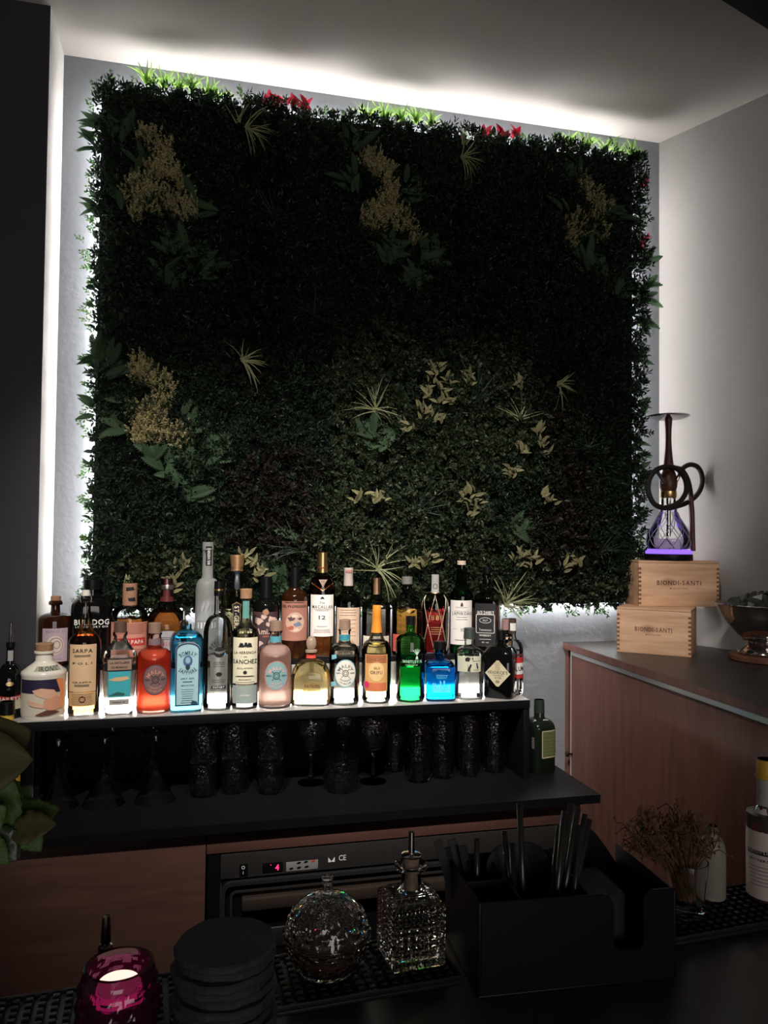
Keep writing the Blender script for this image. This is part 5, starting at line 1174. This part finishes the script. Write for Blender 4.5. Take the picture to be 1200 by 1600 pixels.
# ------------------------------------------------------------------ the bar in the foreground
ZF = 1.026; RB = math.radians(3.6); RBm = Matrix.Rotation(RB, 4, 'Z')
def bar_y(x, off=0.): return .843 + .063 * x + off
BR = thing('bar_counter', 'dark bar counter in the foreground', 'bar', (.35, bar_y(.35), 0), RB)
M_bar = mat('bar_stone', (.030, .028, .028), .33, var=.35, bump=.04, scale=14)
box('bar_top', -1.5, .775, -.52, .112, ZF - .03, ZF, M_bar, BR, .003)
box('bar_front', -1.48, .76, -.50, -.47, .0, ZF - .0305, M_dark, BR, .002); box('bar_rear_panel', -1.48, .76, .085, .105, .0, ZF - .0305, M_dark, BR, .002)
MT = .011
def mat_thing(x0, x1, label):
    o = thing('bar_mat', label, 'bar mat', ((x0 + x1) / 2, bar_y((x0 + x1) / 2), ZF + .0003), RB, 'rubber bar mats'); w = (x1 - x0) / 2
    box('base_sheet', -w, w, 0, .104, 0, .005, M_rubber, o, .0015)
    for a in ((-w, w, 0, .003), (-w, w, .101, .104)): box('rim', a[0], a[1], a[2], a[3], .0052, MT, M_rubber, o, .0008)
    for a in (-w, w - .003): box('rim', a, a + .003, .0032, .1008, .0052, MT, M_rubber, o, .0008)
    nx, ny = int(2 * w / .0136), 8; parts = []
    for i in range(nx):
        for j in range(ny):
            cx_, cy_ = -w + .008 + i * .0136 + (0 if j % 2 == 0 else .0), .0105 + j * .0118; hx, hy = .0042, .0030
            v = [(cx_ - hx, cy_ - hy, .005), (cx_ + hx, cy_ - hy, .005), (cx_ + hx, cy_ + hy, .005), (cx_ - hx, cy_ + hy, .005), (cx_ - hx * .8, cy_ - hy * .8, MT), (cx_ + hx * .8, cy_ - hy * .8, MT), (cx_ + hx * .8, cy_ + hy * .8, MT), (cx_ - hx * .8, cy_ + hy * .8, MT)]
            parts.append((v, [(4, 5, 6, 7), (0, 1, 5, 4), (1, 2, 6, 5), (2, 3, 7, 6), (3, 0, 4, 7)]))
    stuff(obj('nub_grid', mesh(*join(parts)), M_rubber, o))
mat_thing(-.36, .312, 'left rubber bar mat under the candle, coasters and sugar bowl')
mat_thing(.575, 1.08, 'right rubber bar mat under the dried flowers and bitters bottle')
ZM = ZF + MT + .0006

# slate coasters, one by one
cC = at_z(352, 1468, 1.55 - .424)
NC = 10; th = (1.55 - .424 - ZM) / NC
M_slate = mat('slate', (.026, .027, .030), .75, var=.35, bump=.5, scale=70)
for k in range(NC):
    o = obj('slate_coaster', None, None) if False else None
    r0 = .0515 * (1 + .02 * math.sin(k * 2.1)); V, Fc = [], []; seg = 40
    for i, (rr, zz) in enumerate([(.97, 0), (1.0, .0015), (1.0, th * .75), (.965, th - .0004)]):
        for q in range(seg):
            a = 2 * pi * q / seg; j = 1 + .018 * math.sin(5 * a + k) + .012 * math.sin(11 * a + 2.3 * k) + .012 * (random.random() - .5); V.append((r0 * rr * j * math.cos(a), r0 * rr * j * math.sin(a), zz))
    for i in range(3):
        for q in range(seg): Fc.append((i * seg + q, i * seg + (q + 1) % seg, (i + 1) * seg + (q + 1) % seg, (i + 1) * seg + q))
    Fc += [tuple(range(seg))[::-1], tuple(3 * seg + q for q in range(seg))]
    o = obj('slate_coaster', mesh(V, Fc), M_slate); o.location = (cC.x + .0025 * math.sin(k * 1.7), cC.y + .002 * math.cos(k * 2.3), ZM + k * th); o.rotation_euler = (0, 0, k * .8)
    w_ = ['bottom', 'second', 'third', 'fourth', 'fifth', 'sixth', 'seventh', 'eighth', 'ninth'][k] if k < 9 else 'topmost'
    tag(o, ('%s round slate coaster, counted from the bar mat up' % w_) if k < 9 else 'topmost round slate coaster of the stack beside the candle', 'coaster', 'stacked slate coasters')

# purple candle glass with a lit tealight
cK = at_z(186, 1506, ZM + .082)
CG = thing('candle_glass', 'purple ribbed glass candle holder in the bottom-left corner', 'candle holder', (cK.x, cK.y, ZM))
M_purple = mat('purple_glass', (.11, .014, .060), .05, trans=.8, ior=1.4)
outer = [(.022, 0), (.027, .004), (.036, .018), (.0405, .036), (.0405, .048), (.0385, .062), (.0345, .076), (.0335, .082)]
rows = [(float(np.interp(z, [p[1] for p in outer], [p[0] for p in outer])), z) for z in np.linspace(0, .082, 26)]
lathe('cup', rows + [(r - .0040, z) for r, z in rows[::-1] if z > .008] + [(.001, .008)], M_purple, CG, 108, False, None, False, flute=lambda a, z: .075 * (abs(((a * 9 / pi + z * 110) % 2) - 1) * abs(((a * 9 / pi - z * 110) % 2) - 1) - .3) * (1 if z < .070 else .15))
TL = thing('tealight', 'glowing electric tealight inside the purple candle glass', 'candle', (cK.x, cK.y, ZM + .0085))
M_wax = mat('candle_wax', (.85, .70, .62), .5)
lathe('body', [(.020, .0), (.021, .001), (.021, .0520), (.0205, .0525)], M_wax, TL, 28)
lathe('glowing_top', [(.0205, .0527), (.0212, .0540), (.0195, .0570), (.010, .0585), (.0003, .059)], emitter('tealight_glow', (1, .60, .50), 1.6), TL, 28)
lathe('glowing_rim', [(.0213, .040), (.0222, .041), (.0222, .051), (.0213, .052)], emitter('tealight_rim', (1, .22, .45), 3.), TL, 28)
PT = at_y(165, 1475, .955)
PB = Bottle('bitters_bottle', 'small dark dasher bottle with steel pourer behind the candle glass', 165, 1, 1482, 40, [(0, .95), (.05, 1), (.5, 1)] + sh(.5, 1, .72, .36, 5) + [(.76, .34), (.9, .34), (.91, .55), (1, .55)], yc=bar_y(PT.x, .085), base=ZM, ymid=1482)
PB.glass(mat('smoky_glass', (.10, .10, .08), .05, trans=.7)).fill(liquid('bitters', (.25, .08, .04)), .45)
h_ = PB.H; lathe('pourer', [(.55 * PB.R, h_), (.55 * PB.R, h_ + .003), (.3 * PB.R, h_ + .005), (.0055, h_ + .008), (.0045, h_ + .030), (.0038, h_ + .036), (.0032, h_ + .036)], mat('tarnished_steel', (.22, .18, .14), .25, 1.), PB.root, 18)

# cut-glass sugar bowl with lid
sy = bar_y(.16, .058); sp = at_y(510, 1530, sy)
SB = thing('sugar_bowl', 'cut-glass sugar bowl with a domed ribbed lid on the bar mat', 'sugar bowl', (sp.x, sy, ZM))
def sz(py): return at_y(510, py, sy).z - ZM
scl = cam_depth((sp.x, sy, ZM)) / F
zs = sz(1458); R_ = 67 * scl
def lerp_rows(prof, n=4): return [(r0 + (r1 - r0) * k / n, z0_ + (z1_ - z0_) * k / n) for (r0, z0_), (r1, z1_) in zip(prof, prof[1:]) for k in range(n)] + [prof[-1]]
star = lambda a, z: (.050 * (abs(((a * 14 / pi + z * 160) % 2) - 1) * abs(((a * 14 / pi - z * 160) % 2) - 1)) - .02) * (1 if z < zs * .93 else 0)
bo = lerp_rows([(R_ * .62, 0), (R_ * .66, .002), (R_ * .78, zs * .22), (R_ * .92, zs * .55), (R_ * 1.0, zs * .9), (R_ * 1.01, zs)], 3)
lathe('bowl', cup(bo, .0045, .008), M_cut, SB, 84, False, None, False, flute=star)
lathe('sugar', [(R_ * .55, .0085), (R_ * .74, zs * .5), (R_ * .76, zs * .58), (.002, zs * .64)], mat('brown_sugar', (.075, .026, .014), .7, var=.4, bump=.5, scale=200), SB, 36)
zt = sz(1396); kn = sz(1369)
dome = [(R_ * 1.03, zs + .0006), (R_ * 1.03, zs + .003), (R_ * .99, zs + .005)] + [(R_ * (.98 * math.cos(a)), zs + .005 + (zt - zs - .005) * math.sin(a)) for a in [pi / 2 * k / 12 for k in range(1, 12)]] + [(.006, zt)]
inn = [(max(.0006, r - .0045), z - .003) for r, z in dome[3:]]
ld = lathe('lid', dome + inn[::-1] + [(R_ * .93, zs + .0006)], M_cut, SB, 84, False, None, False, flute=lambda a, z: (.045 * (abs(((a * 14 / pi + (z - zs) * 150) % 2) - 1) * abs(((a * 14 / pi - (z - zs) * 150) % 2) - 1)) - .02) * (1 if z > zs + .004 else 0))
lathe('lid_knob', [(.0062, zt + .0005), (.0056, zt + .004), (.0068, kn - .004), (.0072, kn - .001), (.0060, kn)], M_cut, SB, 16, True, 20).parent = ld

# square cut-glass decanter with cork and pourer
dy_ = bar_y(.26, .056); dp = at_y(641, 1515, dy_)
DC = thing('square_decanter', 'square cut-glass bitters decanter with cork and steel pourer', 'decanter', (dp.x, dy_, ZM), math.atan2(-dp.x, dy_) + math.radians(20))
def dz(py): return at_y(640, py, dy_).z - ZM
ds_ = cam_depth((dp.x, dy_, ZM)) / F; hs = 40.5 * ds_; zsh = dz(1392)
import bmesh
bm = bmesh.new(); nb = 6; nzb = 9
def grid_face(rot):
    st = 2 * hs / nb; zz0, zz1 = .002, zsh - .006; sz_ = (zz1 - zz0) / nzb
    for i in range(nb):
        for j in range(nzb):
            x0_, x1_, z0_, z1_ = -hs + i * st, -hs + (i + 1) * st, zz0 + j * sz_, zz0 + (j + 1) * sz_; e_ = .16; d_ = .0022
            P4 = [(x0_, -hs, z0_), (x1_, -hs, z0_), (x1_, -hs, z1_), (x0_, -hs, z1_)]
            Q4 = [(x0_ + st * e_, -hs - d_, z0_ + sz_ * e_), (x1_ - st * e_, -hs - d_, z0_ + sz_ * e_), (x1_ - st * e_, -hs - d_, z1_ - sz_ * e_), (x0_ + st * e_, -hs - d_, z1_ - sz_ * e_)]
            vs_ = [bm.verts.new(rot @ Vector(p)) for p in P4 + Q4]
            bm.faces.new(vs_[4:]); 
            for k in range(4): bm.faces.new((vs_[k], vs_[(k + 1) % 4], vs_[4 + (k + 1) % 4], vs_[4 + k]))
    vs_ = [bm.verts.new(rot @ Vector(p)) for p in [(-hs, -hs, zz1), (hs, -hs, zz1), (hs * .80, -hs * .80, zsh), (-hs * .80, -hs * .80, zsh)]]; bm.faces.new(vs_)
    vs_ = [bm.verts.new(rot @ Vector(p)) for p in [(-hs * .97, -hs * .97, 0), (hs * .97, -hs * .97, 0), (hs, -hs, .002), (-hs, -hs, .002)]]; bm.faces.new(vs_)
for k in range(4): grid_face(Matrix.Rotation(pi / 2 * k, 4, 'Z'))
bm.faces.new([bm.verts.new((sx * hs * .97, sy_ * hs * .97, 0)) for sx, sy_ in ((-1, -1), (-1, 1), (1, 1), (1, -1))])
bm.faces.new([bm.verts.new((sx * hs * .80, sy_ * hs * .80, zsh)) for sx, sy_ in ((-1, -1), (1, -1), (1, 1), (-1, 1))])
bmesh.ops.remove_doubles(bm, verts=bm.verts, dist=1e-5); bmesh.ops.recalc_face_normals(bm, faces=bm.faces)
me = bpy.data.meshes.new('decanter'); bm.to_mesh(me); bm.free(); obj('body', me, M_cut, DC)
me = bevel_box(-hs + .005, hs - .005, -hs + .005, hs - .005, .009, zsh * .80, .003); obj('liquid', me, liquid('air_gap', (.90, .88, .82), 0., 1.02), DC)
zn = dz(1362); zl = dz(1349)
lathe('neck', [(.0165, zsh + .0005), (.0125, zsh + .004), (.0118, zn), (.0200, zl - .004), (.0208, zl - .001), (.0190, zl), (.0125, zl - .003), (.0095, zn), (.0095, zsh + .001)], M_glass, DC, 32, True, 40, False)
lathe('cork', [(.0092, zsh + .004), (.0095, zl - .002), (.0100, dz(1338))], mat('pale_cork', (.20, .14, .10), .7, var=.2, scale=120), DC, 20)
zc_ = dz(1338); lathe('pourer', [(.0122, zc_ + .0003), (.0125, zc_ + .002), (.0105, zc_ + .003), (.004, zc_ + .004), (.0036, dz(1300)), (.0026, dz(1300))], M_chrome, DC, 20)

# black bar caddy with straws
K0 = Vector((.320, .832)); KR = math.radians(-3.0)
CD = thing('bar_caddy', 'black plastic bar caddy with compartments for straws and napkins', 'bar caddy', (K0.x, K0.y, ZF + .0003), KR)
kx_ = Vector((math.cos(KR), math.sin(KR))); ky_ = Vector((-math.sin(KR), math.cos(KR)))
def kloc(p): d_ = Vector((p.x - K0.x, p.y - K0.y)); return Vector((d_.dot(kx_), d_.dot(ky_), p.z - ZF))
Wd, Dp, Hc, tk = .245, .145, .106, .0028
box('floor_plate', 0, Wd, 0, Dp, 0, tk, M_blackp, CD, .001)
box('side_wall', 0, tk, 0, Dp, tk + .0002, Hc, M_blackp, CD, .0008); box('side_wall', Wd - tk, Wd, 0, Dp, tk + .0002, Hc - .004, M_blackp, CD, .0008)
z_0 = tk + .0002
fp = [(tk, z_0), (Wd - tk, z_0), (Wd - tk, Hc), (.215, Hc), (.208, Hc - .004), (.203, Hc - .014), (.203, .045), (.198, .038), (.172, .038), (.165, .045), (.165, Hc - .014), (.160, Hc - .004), (.152, Hc), (tk, Hc)]
obj('front_wall', mesh(*xz_prism_vf(fp, 0, tk)), M_blackp, CD)
def arcs(cx_, cz_, r, a0, a1, n=8): return [(cx_ + r * math.cos(math.radians(a0 + (a1 - a0) * k / n)), cz_ + r * math.sin(math.radians(a0 + (a1 - a0) * k / n))) for k in range(n + 1)]
bp = [(tk, z_0), (Wd - tk, z_0), (Wd - tk, Hc - .03), (.226, Hc - .006), (.212, Hc + .012)] + arcs(.190, Hc + .002, .022, 30, 150)[1:] + [(.165, Hc + .004), (.158, Hc - .004), (tk, Hc - .004)]
obj('rear_wall', mesh(*xz_prism_vf(bp, Dp - tk, Dp)), M_blackp, CD)
box('divider', .055, .0575, tk + .0002, Dp - tk - .0002, z_0, Hc - .006, M_blackp, CD, .0006); box('divider', .140, .1425, tk + .0002, Dp - tk - .0002, z_0, Hc - .006, M_blackp, CD, .0006); box('divider', tk + .0002, .0548, .068, .0705, z_0, Hc - .006, M_blackp, CD, .0006)
M_straw = mat('black_straw', (.018, .017, .016), .30, coat=.2)
def straw(base_u, base_v, px, py, v_top, label, r=.0038, name='drinking_straw', group='black drinking straws'):
    yw = K0.y + ky_.y * v_top + kx_.y * .1; T = kloc(at_y(px, py, yw)); Bp = Vector((base_u, base_v, tk + .001))
    me = mesh(*tube_vf([Bp, Bp.lerp(T, .5), T], r, 12, False), smooth=True)
    sd = me; o = obj(name, sd, M_straw); dirn = (T - Bp).normalized()
    m_ = o.modifiers.new('wall', 'SOLIDIFY'); m_.thickness = .0006
    o.matrix_world = Matrix.Translation((K0.x, K0.y, ZF + .0003)) @ Matrix.Rotation(KR, 4, 'Z')
    tag(o, label, 'straw', group)
for n_, (bu, bv, px, py, vt) in zip(('tallest straw of the leaning bundle in the caddy', 'second straw from the left in the leaning bundle in the caddy', 'straw just right of the tallest in the leaning caddy bundle', 'fifth straw from the left in the leaning bundle in the caddy', 'rightmost straw of the leaning bundle in the caddy', 'leftmost, shorter straw of the leaning bundle in the caddy', 'short front straw at the right of the leaning caddy bundle'), ((.085, .022, 893, 1256, .050), (.092, .018, 882, 1268, .040), (.098, .026, 903, 1262, .055), (.105, .020, 914, 1272, .050), (.108, .030, 921, 1280, .058), (.090, .030, 874, 1290, .060), (.112, .016, 907, 1290, .045))):
    straw(bu, bv, px, py, vt, n_)
straw(.070, .035, 812, 1256, .060, 'tallest single black straw leaning right of the short stirrers')
for i, (bu, bv, px, py, vt) in enumerate(((.030, .100, 745, 1312, .100), (.075, .085, 788, 1300, .100), (.066, .05, 800, 1318, .085))):
    straw(bu, bv, px, py, vt, ['short black straw standing upright at the left of the caddy', 'short black straw leaning left behind the tallest straw', 'short black straw just right of the tallest straw base'][i])
def flat_stirrer(bu, bv, px, py, vt, label, w=.011):
    yw = K0.y + ky_.y * vt; T = kloc(at_y(px, py, yw)); Bp = Vector((bu, bv, tk + .001)); dn = (T - Bp).normalized(); sd = dn.cross(Vector((0, 1, 0))).normalized() * w / 2; nn = sd.cross(dn).normalized() * .0015
    V = [Bp - sd - nn, Bp + sd - nn, Bp + sd + nn, Bp - sd + nn, T - sd - nn, T + sd - nn, T + sd + nn, T - sd + nn]
    o = obj('stirrer', mesh(V, [(0, 1, 2, 3), (4, 7, 6, 5), (0, 4, 5, 1), (1, 5, 6, 2), (2, 6, 7, 3), (3, 7, 4, 0)]), M_blackp); o.matrix_world = Matrix.Translation((K0.x, K0.y, ZF + .0003)) @ Matrix.Rotation(KR, 4, 'Z')
    tag(o, label, 'stirrer', 'flat black stirrers')
for i, (bu, bv, px, py, vt) in enumerate(((.020, .110, 684, 1313, .125), (.026, .120, 697, 1325, .125), (.036, .112, 706, 1312, .128), (.040, .105, 722, 1322, .115), (.045, .118, 735, 1345, .11))):
    flat_stirrer(bu, bv, px, py, vt, '%s flat black stirrer in the left caddy compartment, counted from the left' % ['first', 'second', 'third', 'fourth', 'fifth'][i])
for i, px in enumerate((790, 822)):
    p = kloc(at_y(px, 1352, K0.y + .125)); o = obj('round_coaster', mesh(*lathe_vf([(.0, 0), (.030, 0), (.0308, .001), (.030, .002), (0.0001, .002)], 36, False), smooth=True, sharp=40), M_rubber)
    o.matrix_world = Matrix.Translation((K0.x, K0.y, ZF + .0003)) @ Matrix.Rotation(KR, 4, 'Z') @ Matrix.Translation((p.x, .120 + .006 * i, p.z)) @ Matrix.Rotation(math.radians(80), 4, 'X')
    tag(o, '%s round black coaster standing upright behind the straws' % ('left' if i == 0 else 'right'), 'coaster', 'round black coasters in the caddy')
NP = obj('napkin_stack', mesh(*box_vf(.1465, .200, .040, .115, tk + .001, .085)), paper('black_napkin', (.004, .004, .005))); NP.matrix_world = Matrix.Translation((K0.x, K0.y, ZF + .0003)) @ Matrix.Rotation(KR, 4, 'Z')
tag(NP, 'stack of black paper napkins in the right caddy compartment', 'napkins')

# dried flowers in a highball glass
vy = bar_y(.66, .052); vp = at_y(1072, 1440, vy)
VS = thing('flower_glass', 'tall clear glass with a thick base holding dried flowers', 'glass', (vp.x, vy, ZM))
hv = at_y(1060, 1345, vy).z - ZM; rv = 32 * cam_depth((vp.x, vy, ZM)) / F
lathe('cup', cup([(rv * .80, 0), (rv * .84, .0015), (rv * .86, .012), (rv * .90, .03), (rv * 1.05, hv * .98), (rv * 1.04, hv)], .0016, .017), M_glass, VS, 44, True, 40, False)
FB = thing('dried_flower_bunch', 'bunch of curly brown dried flowers in the tall glass', 'dried flowers', (vp.x, vy, ZM + .018))
M_dry = leafmat('dried_stem', (.17, .095, .05), .25, .55, .5)
rf = random.Random(3)
for k in range(56):
    px, py = min(1118, max(972, rf.gauss(1046, 36))), rf.uniform(1258, 1335); yy = vy + rf.uniform(-.035, .035)
    T = at_y(px, py, yy) - Vector((vp.x, vy, ZM + .018)); a = rf.random() * 2 * pi
    base_ = Vector((rv * .45 * math.cos(a), rv * .45 * math.sin(a), .002)); parts = [tube_vf(sub_curve([base_, Vector((T.x * .35 + base_.x * .3, T.y * .35, T.z * .55)), T * .9 + Vector((0, 0, .0)), T], 12), lambda t: .0011 - .0005 * t, 5)]
    for j in range(5):
        q = T * rf.uniform(.80, 1.0); d1 = Vector((rf.uniform(-1, 1), rf.uniform(-1, 1), rf.uniform(.0, 1))).normalized() * .016; d2 = Vector((rf.uniform(-1, 1), rf.uniform(-1, 1), rf.uniform(-1.2, .4))).normalized() * .012
        e_ = q + d1 + d2; parts.append(tube_vf(sub_curve([q, q + d1 * .7 + Vector((0, 0, .004)), q + d1 + d2 * .3, e_], 9), lambda t: .0010 * (1 - .6 * t), 4))
        bd = lathe_vf([(.0003, -.0016), (.0015, -.0008), (.0016, .0008), (.0003, .0018)], 6); parts.append(([Vector(v) + e_ for v in bd[0]], bd[1]))
    obj('stem', mesh(*join(parts)), M_dry, FB)
# frosted small bottle and the paper-wrapped bitters at the right edge
b = Bottle('frosted_bottle', 'small frosted white glass bottle behind the dried flowers', 1113, 1, 1290, 40, [(0, .95), (.02, 1), (.60, 1)] + sh(.60, 1, .85, .45, 7) + [(.88, .40), (1, .40)], yc=bar_y(.72, .082), base=ZM, ymid=1400)
b.glass(mat('cloudy_glass', (.46, .42, .38), .35, trans=.55, ior=1.3)); b.cap(.90, 1, .46, .46, M_steel)
b = Bottle('bitters_wrap_bottle', 'bitters bottle with yellow cap and oversized white paper label at the right edge', 1198, 1, 1186, 58, [(0, .95), (.02, 1), (.60, 1), (.61, 1)] + [(.615, .62), (.66, .50), (.70, .46), (.86, .46), (1, .45)], yc=bar_y(.80, .060), base=ZM, ymid=1400, yaw=-10)
b.glass(mat('wrap_glass', (.05, .035, .03), .2)).label(.02, .655, 2.9, paper('wrap_white', (.50, .42, .39)), 'paper_wrap')
bb = b.lab; b.wrap('neck_wrap', rect_grid(-1.4 * b.R, 1.4 * b.R, .67 * b.H, .86 * b.H), paper('wrap_neck', (.30, .30, .28)))
b.text('aromatic', .36, .24, K, 1.3, -.2, 'b', None, True, bb, .0012).text('BITTERS', .30, .12, K, 1.0, -.2, 'r', None, True, bb, .0012)
b.lines(.34, .345, 1, .8, K, -.2, .0008, bb); b.lines(.12, .25, 6, .7, mat('ink_grey', (.18, .16, .15), .6), -.2, .0005, bb); b.patch(dens([(-.2, -.2), (.2, -.2), (.2, .2), (-.2, .2)]), INK_BROWN, 'stamp', (-.35, .53), .0012, bb)
b.cap(.87, 1, .52, .47, mat('yellow_cap', (.52, .30, .03), .4), 'cap', 24, [(.865, .56), (.885, .56), (.89, .50), (.995, .48), (1, .45)])

# yellow-label bottle and the mint at the left edge
b = Bottle('yellow_label_bottle', 'black-capped bottle with yellow label on the back counter behind the big leaves', 9, 1, 1096, 44, [(0, .95), (.02, 1), (.74, 1)] + sh(.74, 1, .83, .46, 6) + [(.85, .40), (.99, .38), (1, .36)], yc=1.935, base=ZB, ymid=1200)
b.glass(M_amberglass).label(.28, .73, 1.2, paper('label_yellow', (.66, .36, .05))).lines(.31, .70, 10, .9, K, .1, .0008)
b.cap(.90, 1, .52, .50, M_blackp); b.label(.845, .895, .6, paper('neck_yellow', (.66, .44, .06)), 'neck_label', 0, .002)
M_mint = leafmat('mint_leaf', (.095, .175, .045), .3, .5, .35); M_sage = leafmat('olive_leaf', (.13, .115, .05), .25, .5, .3)
mp0 = at_y(-80, 1330, .80)
MC = thing('mint_bunch', 'bunch of fresh mint and broad olive-green leaves at the left edge', 'plant', (mp0.x, .80, ZF + .008))
def big_leaf(px0, py0, px1, py1, y0_, y1_, w, m, ser=.0, tilt=.3, curl=.12):
    A_, B__ = at_y(px0, py0, y0_) - Vector(MC.location), at_y(px1, py1, y1_) - Vector(MC.location); d_ = B__ - A_; Lf = d_.length; dn = d_.normalized()
    fc = Vector((.1, -1, tilt)); sd = dn.cross(fc).normalized(); nn = sd.cross(dn); n = 16; V, Fc = [], []
    for i in range(n + 1):
        t = i / n; ww = w / 2 * (math.sin(pi * min(1, t * .97 + .03) ** .75)) ** .85 + .0004
        if ser: ww *= 1 + ser * (1 if i % 2 else -1)
        for j, q in enumerate((-1, -.5, 0, .5, 1)):
            wob = .10 * ww * math.sin(i * 1.3 + j * 2.1) if ser else .0
            V.append(A_ + dn * (Lf * t) + sd * (ww * q) + nn * (ww * .22 * abs(q) - curl * Lf * t * t + wob + (.0008 if j in (1, 3) and i % 2 else 0)))
    for i in range(n):
        for j in range(4): a_ = i * 5 + j; Fc.append((a_, a_ + 1, a_ + 6, a_ + 5))
    o = obj('leaf', mesh(V, Fc, True), m, MC); sol = o.modifiers.new('thickness', 'SOLIDIFY'); sol.thickness = .0006
    return o
big_leaf(-60, 1190, 50, 1140, .78, .80, .062, M_sage); big_leaf(-62, 1200, 47, 1185, .77, .76, .060, M_sage, 0, .5)
big_leaf(10, 1300, 42, 1226, .80, .82, .028, M_mint, .07); big_leaf(15, 1292, 90, 1262, .80, .80, .036, M_mint, .07, .6); big_leaf(20, 1300, 84, 1285, .77, .76, .030, M_sage, .05, .9); big_leaf(30, 1285, 63, 1330, .78, .77, .026, M_mint, .08)
big_leaf(-20, 1290, 20, 1222, .78, .78, .045, M_mint, .05, .2); big_leaf(-15, 1300, 25, 1345, .77, .76, .03, mat('dark_mint', (.03, .05, .022), .4), .06); big_leaf(-25, 1310, 12, 1350, .76, .75, .02, M_mint, .06); big_leaf(0, 1280, 30, 1345, .80, .80, .02, mat('dark_mint', (.03, .05, .022), .4), .05); big_leaf(-30, 1285, 8, 1262, .75, .75, .03, M_mint, .06); big_leaf(-30, 1230, 30, 1290, .80, .79, .05, M_mint, .04)
for px, py in ((15, 1295), (-20, 1290), (-58, 1195)):
    q = at_y(px, py, .79) - Vector(MC.location); tube('stem', [(0, 0, .01), (q.x * .3, q.y * .3, q.z * .55), (q.x, q.y, q.z)], .0014, M_mint, MC, 6)
gm = thing('mint_glass', 'clear glass holding the mint stems just outside the left edge', 'glass', (mp0.x, .80, ZF + .0005))
lathe('cup', cup([(.030, 0), (.032, .003), (.036, .10), (.0355, .101)], .002, .006), M_glass, gm, 36, True, 40, False)
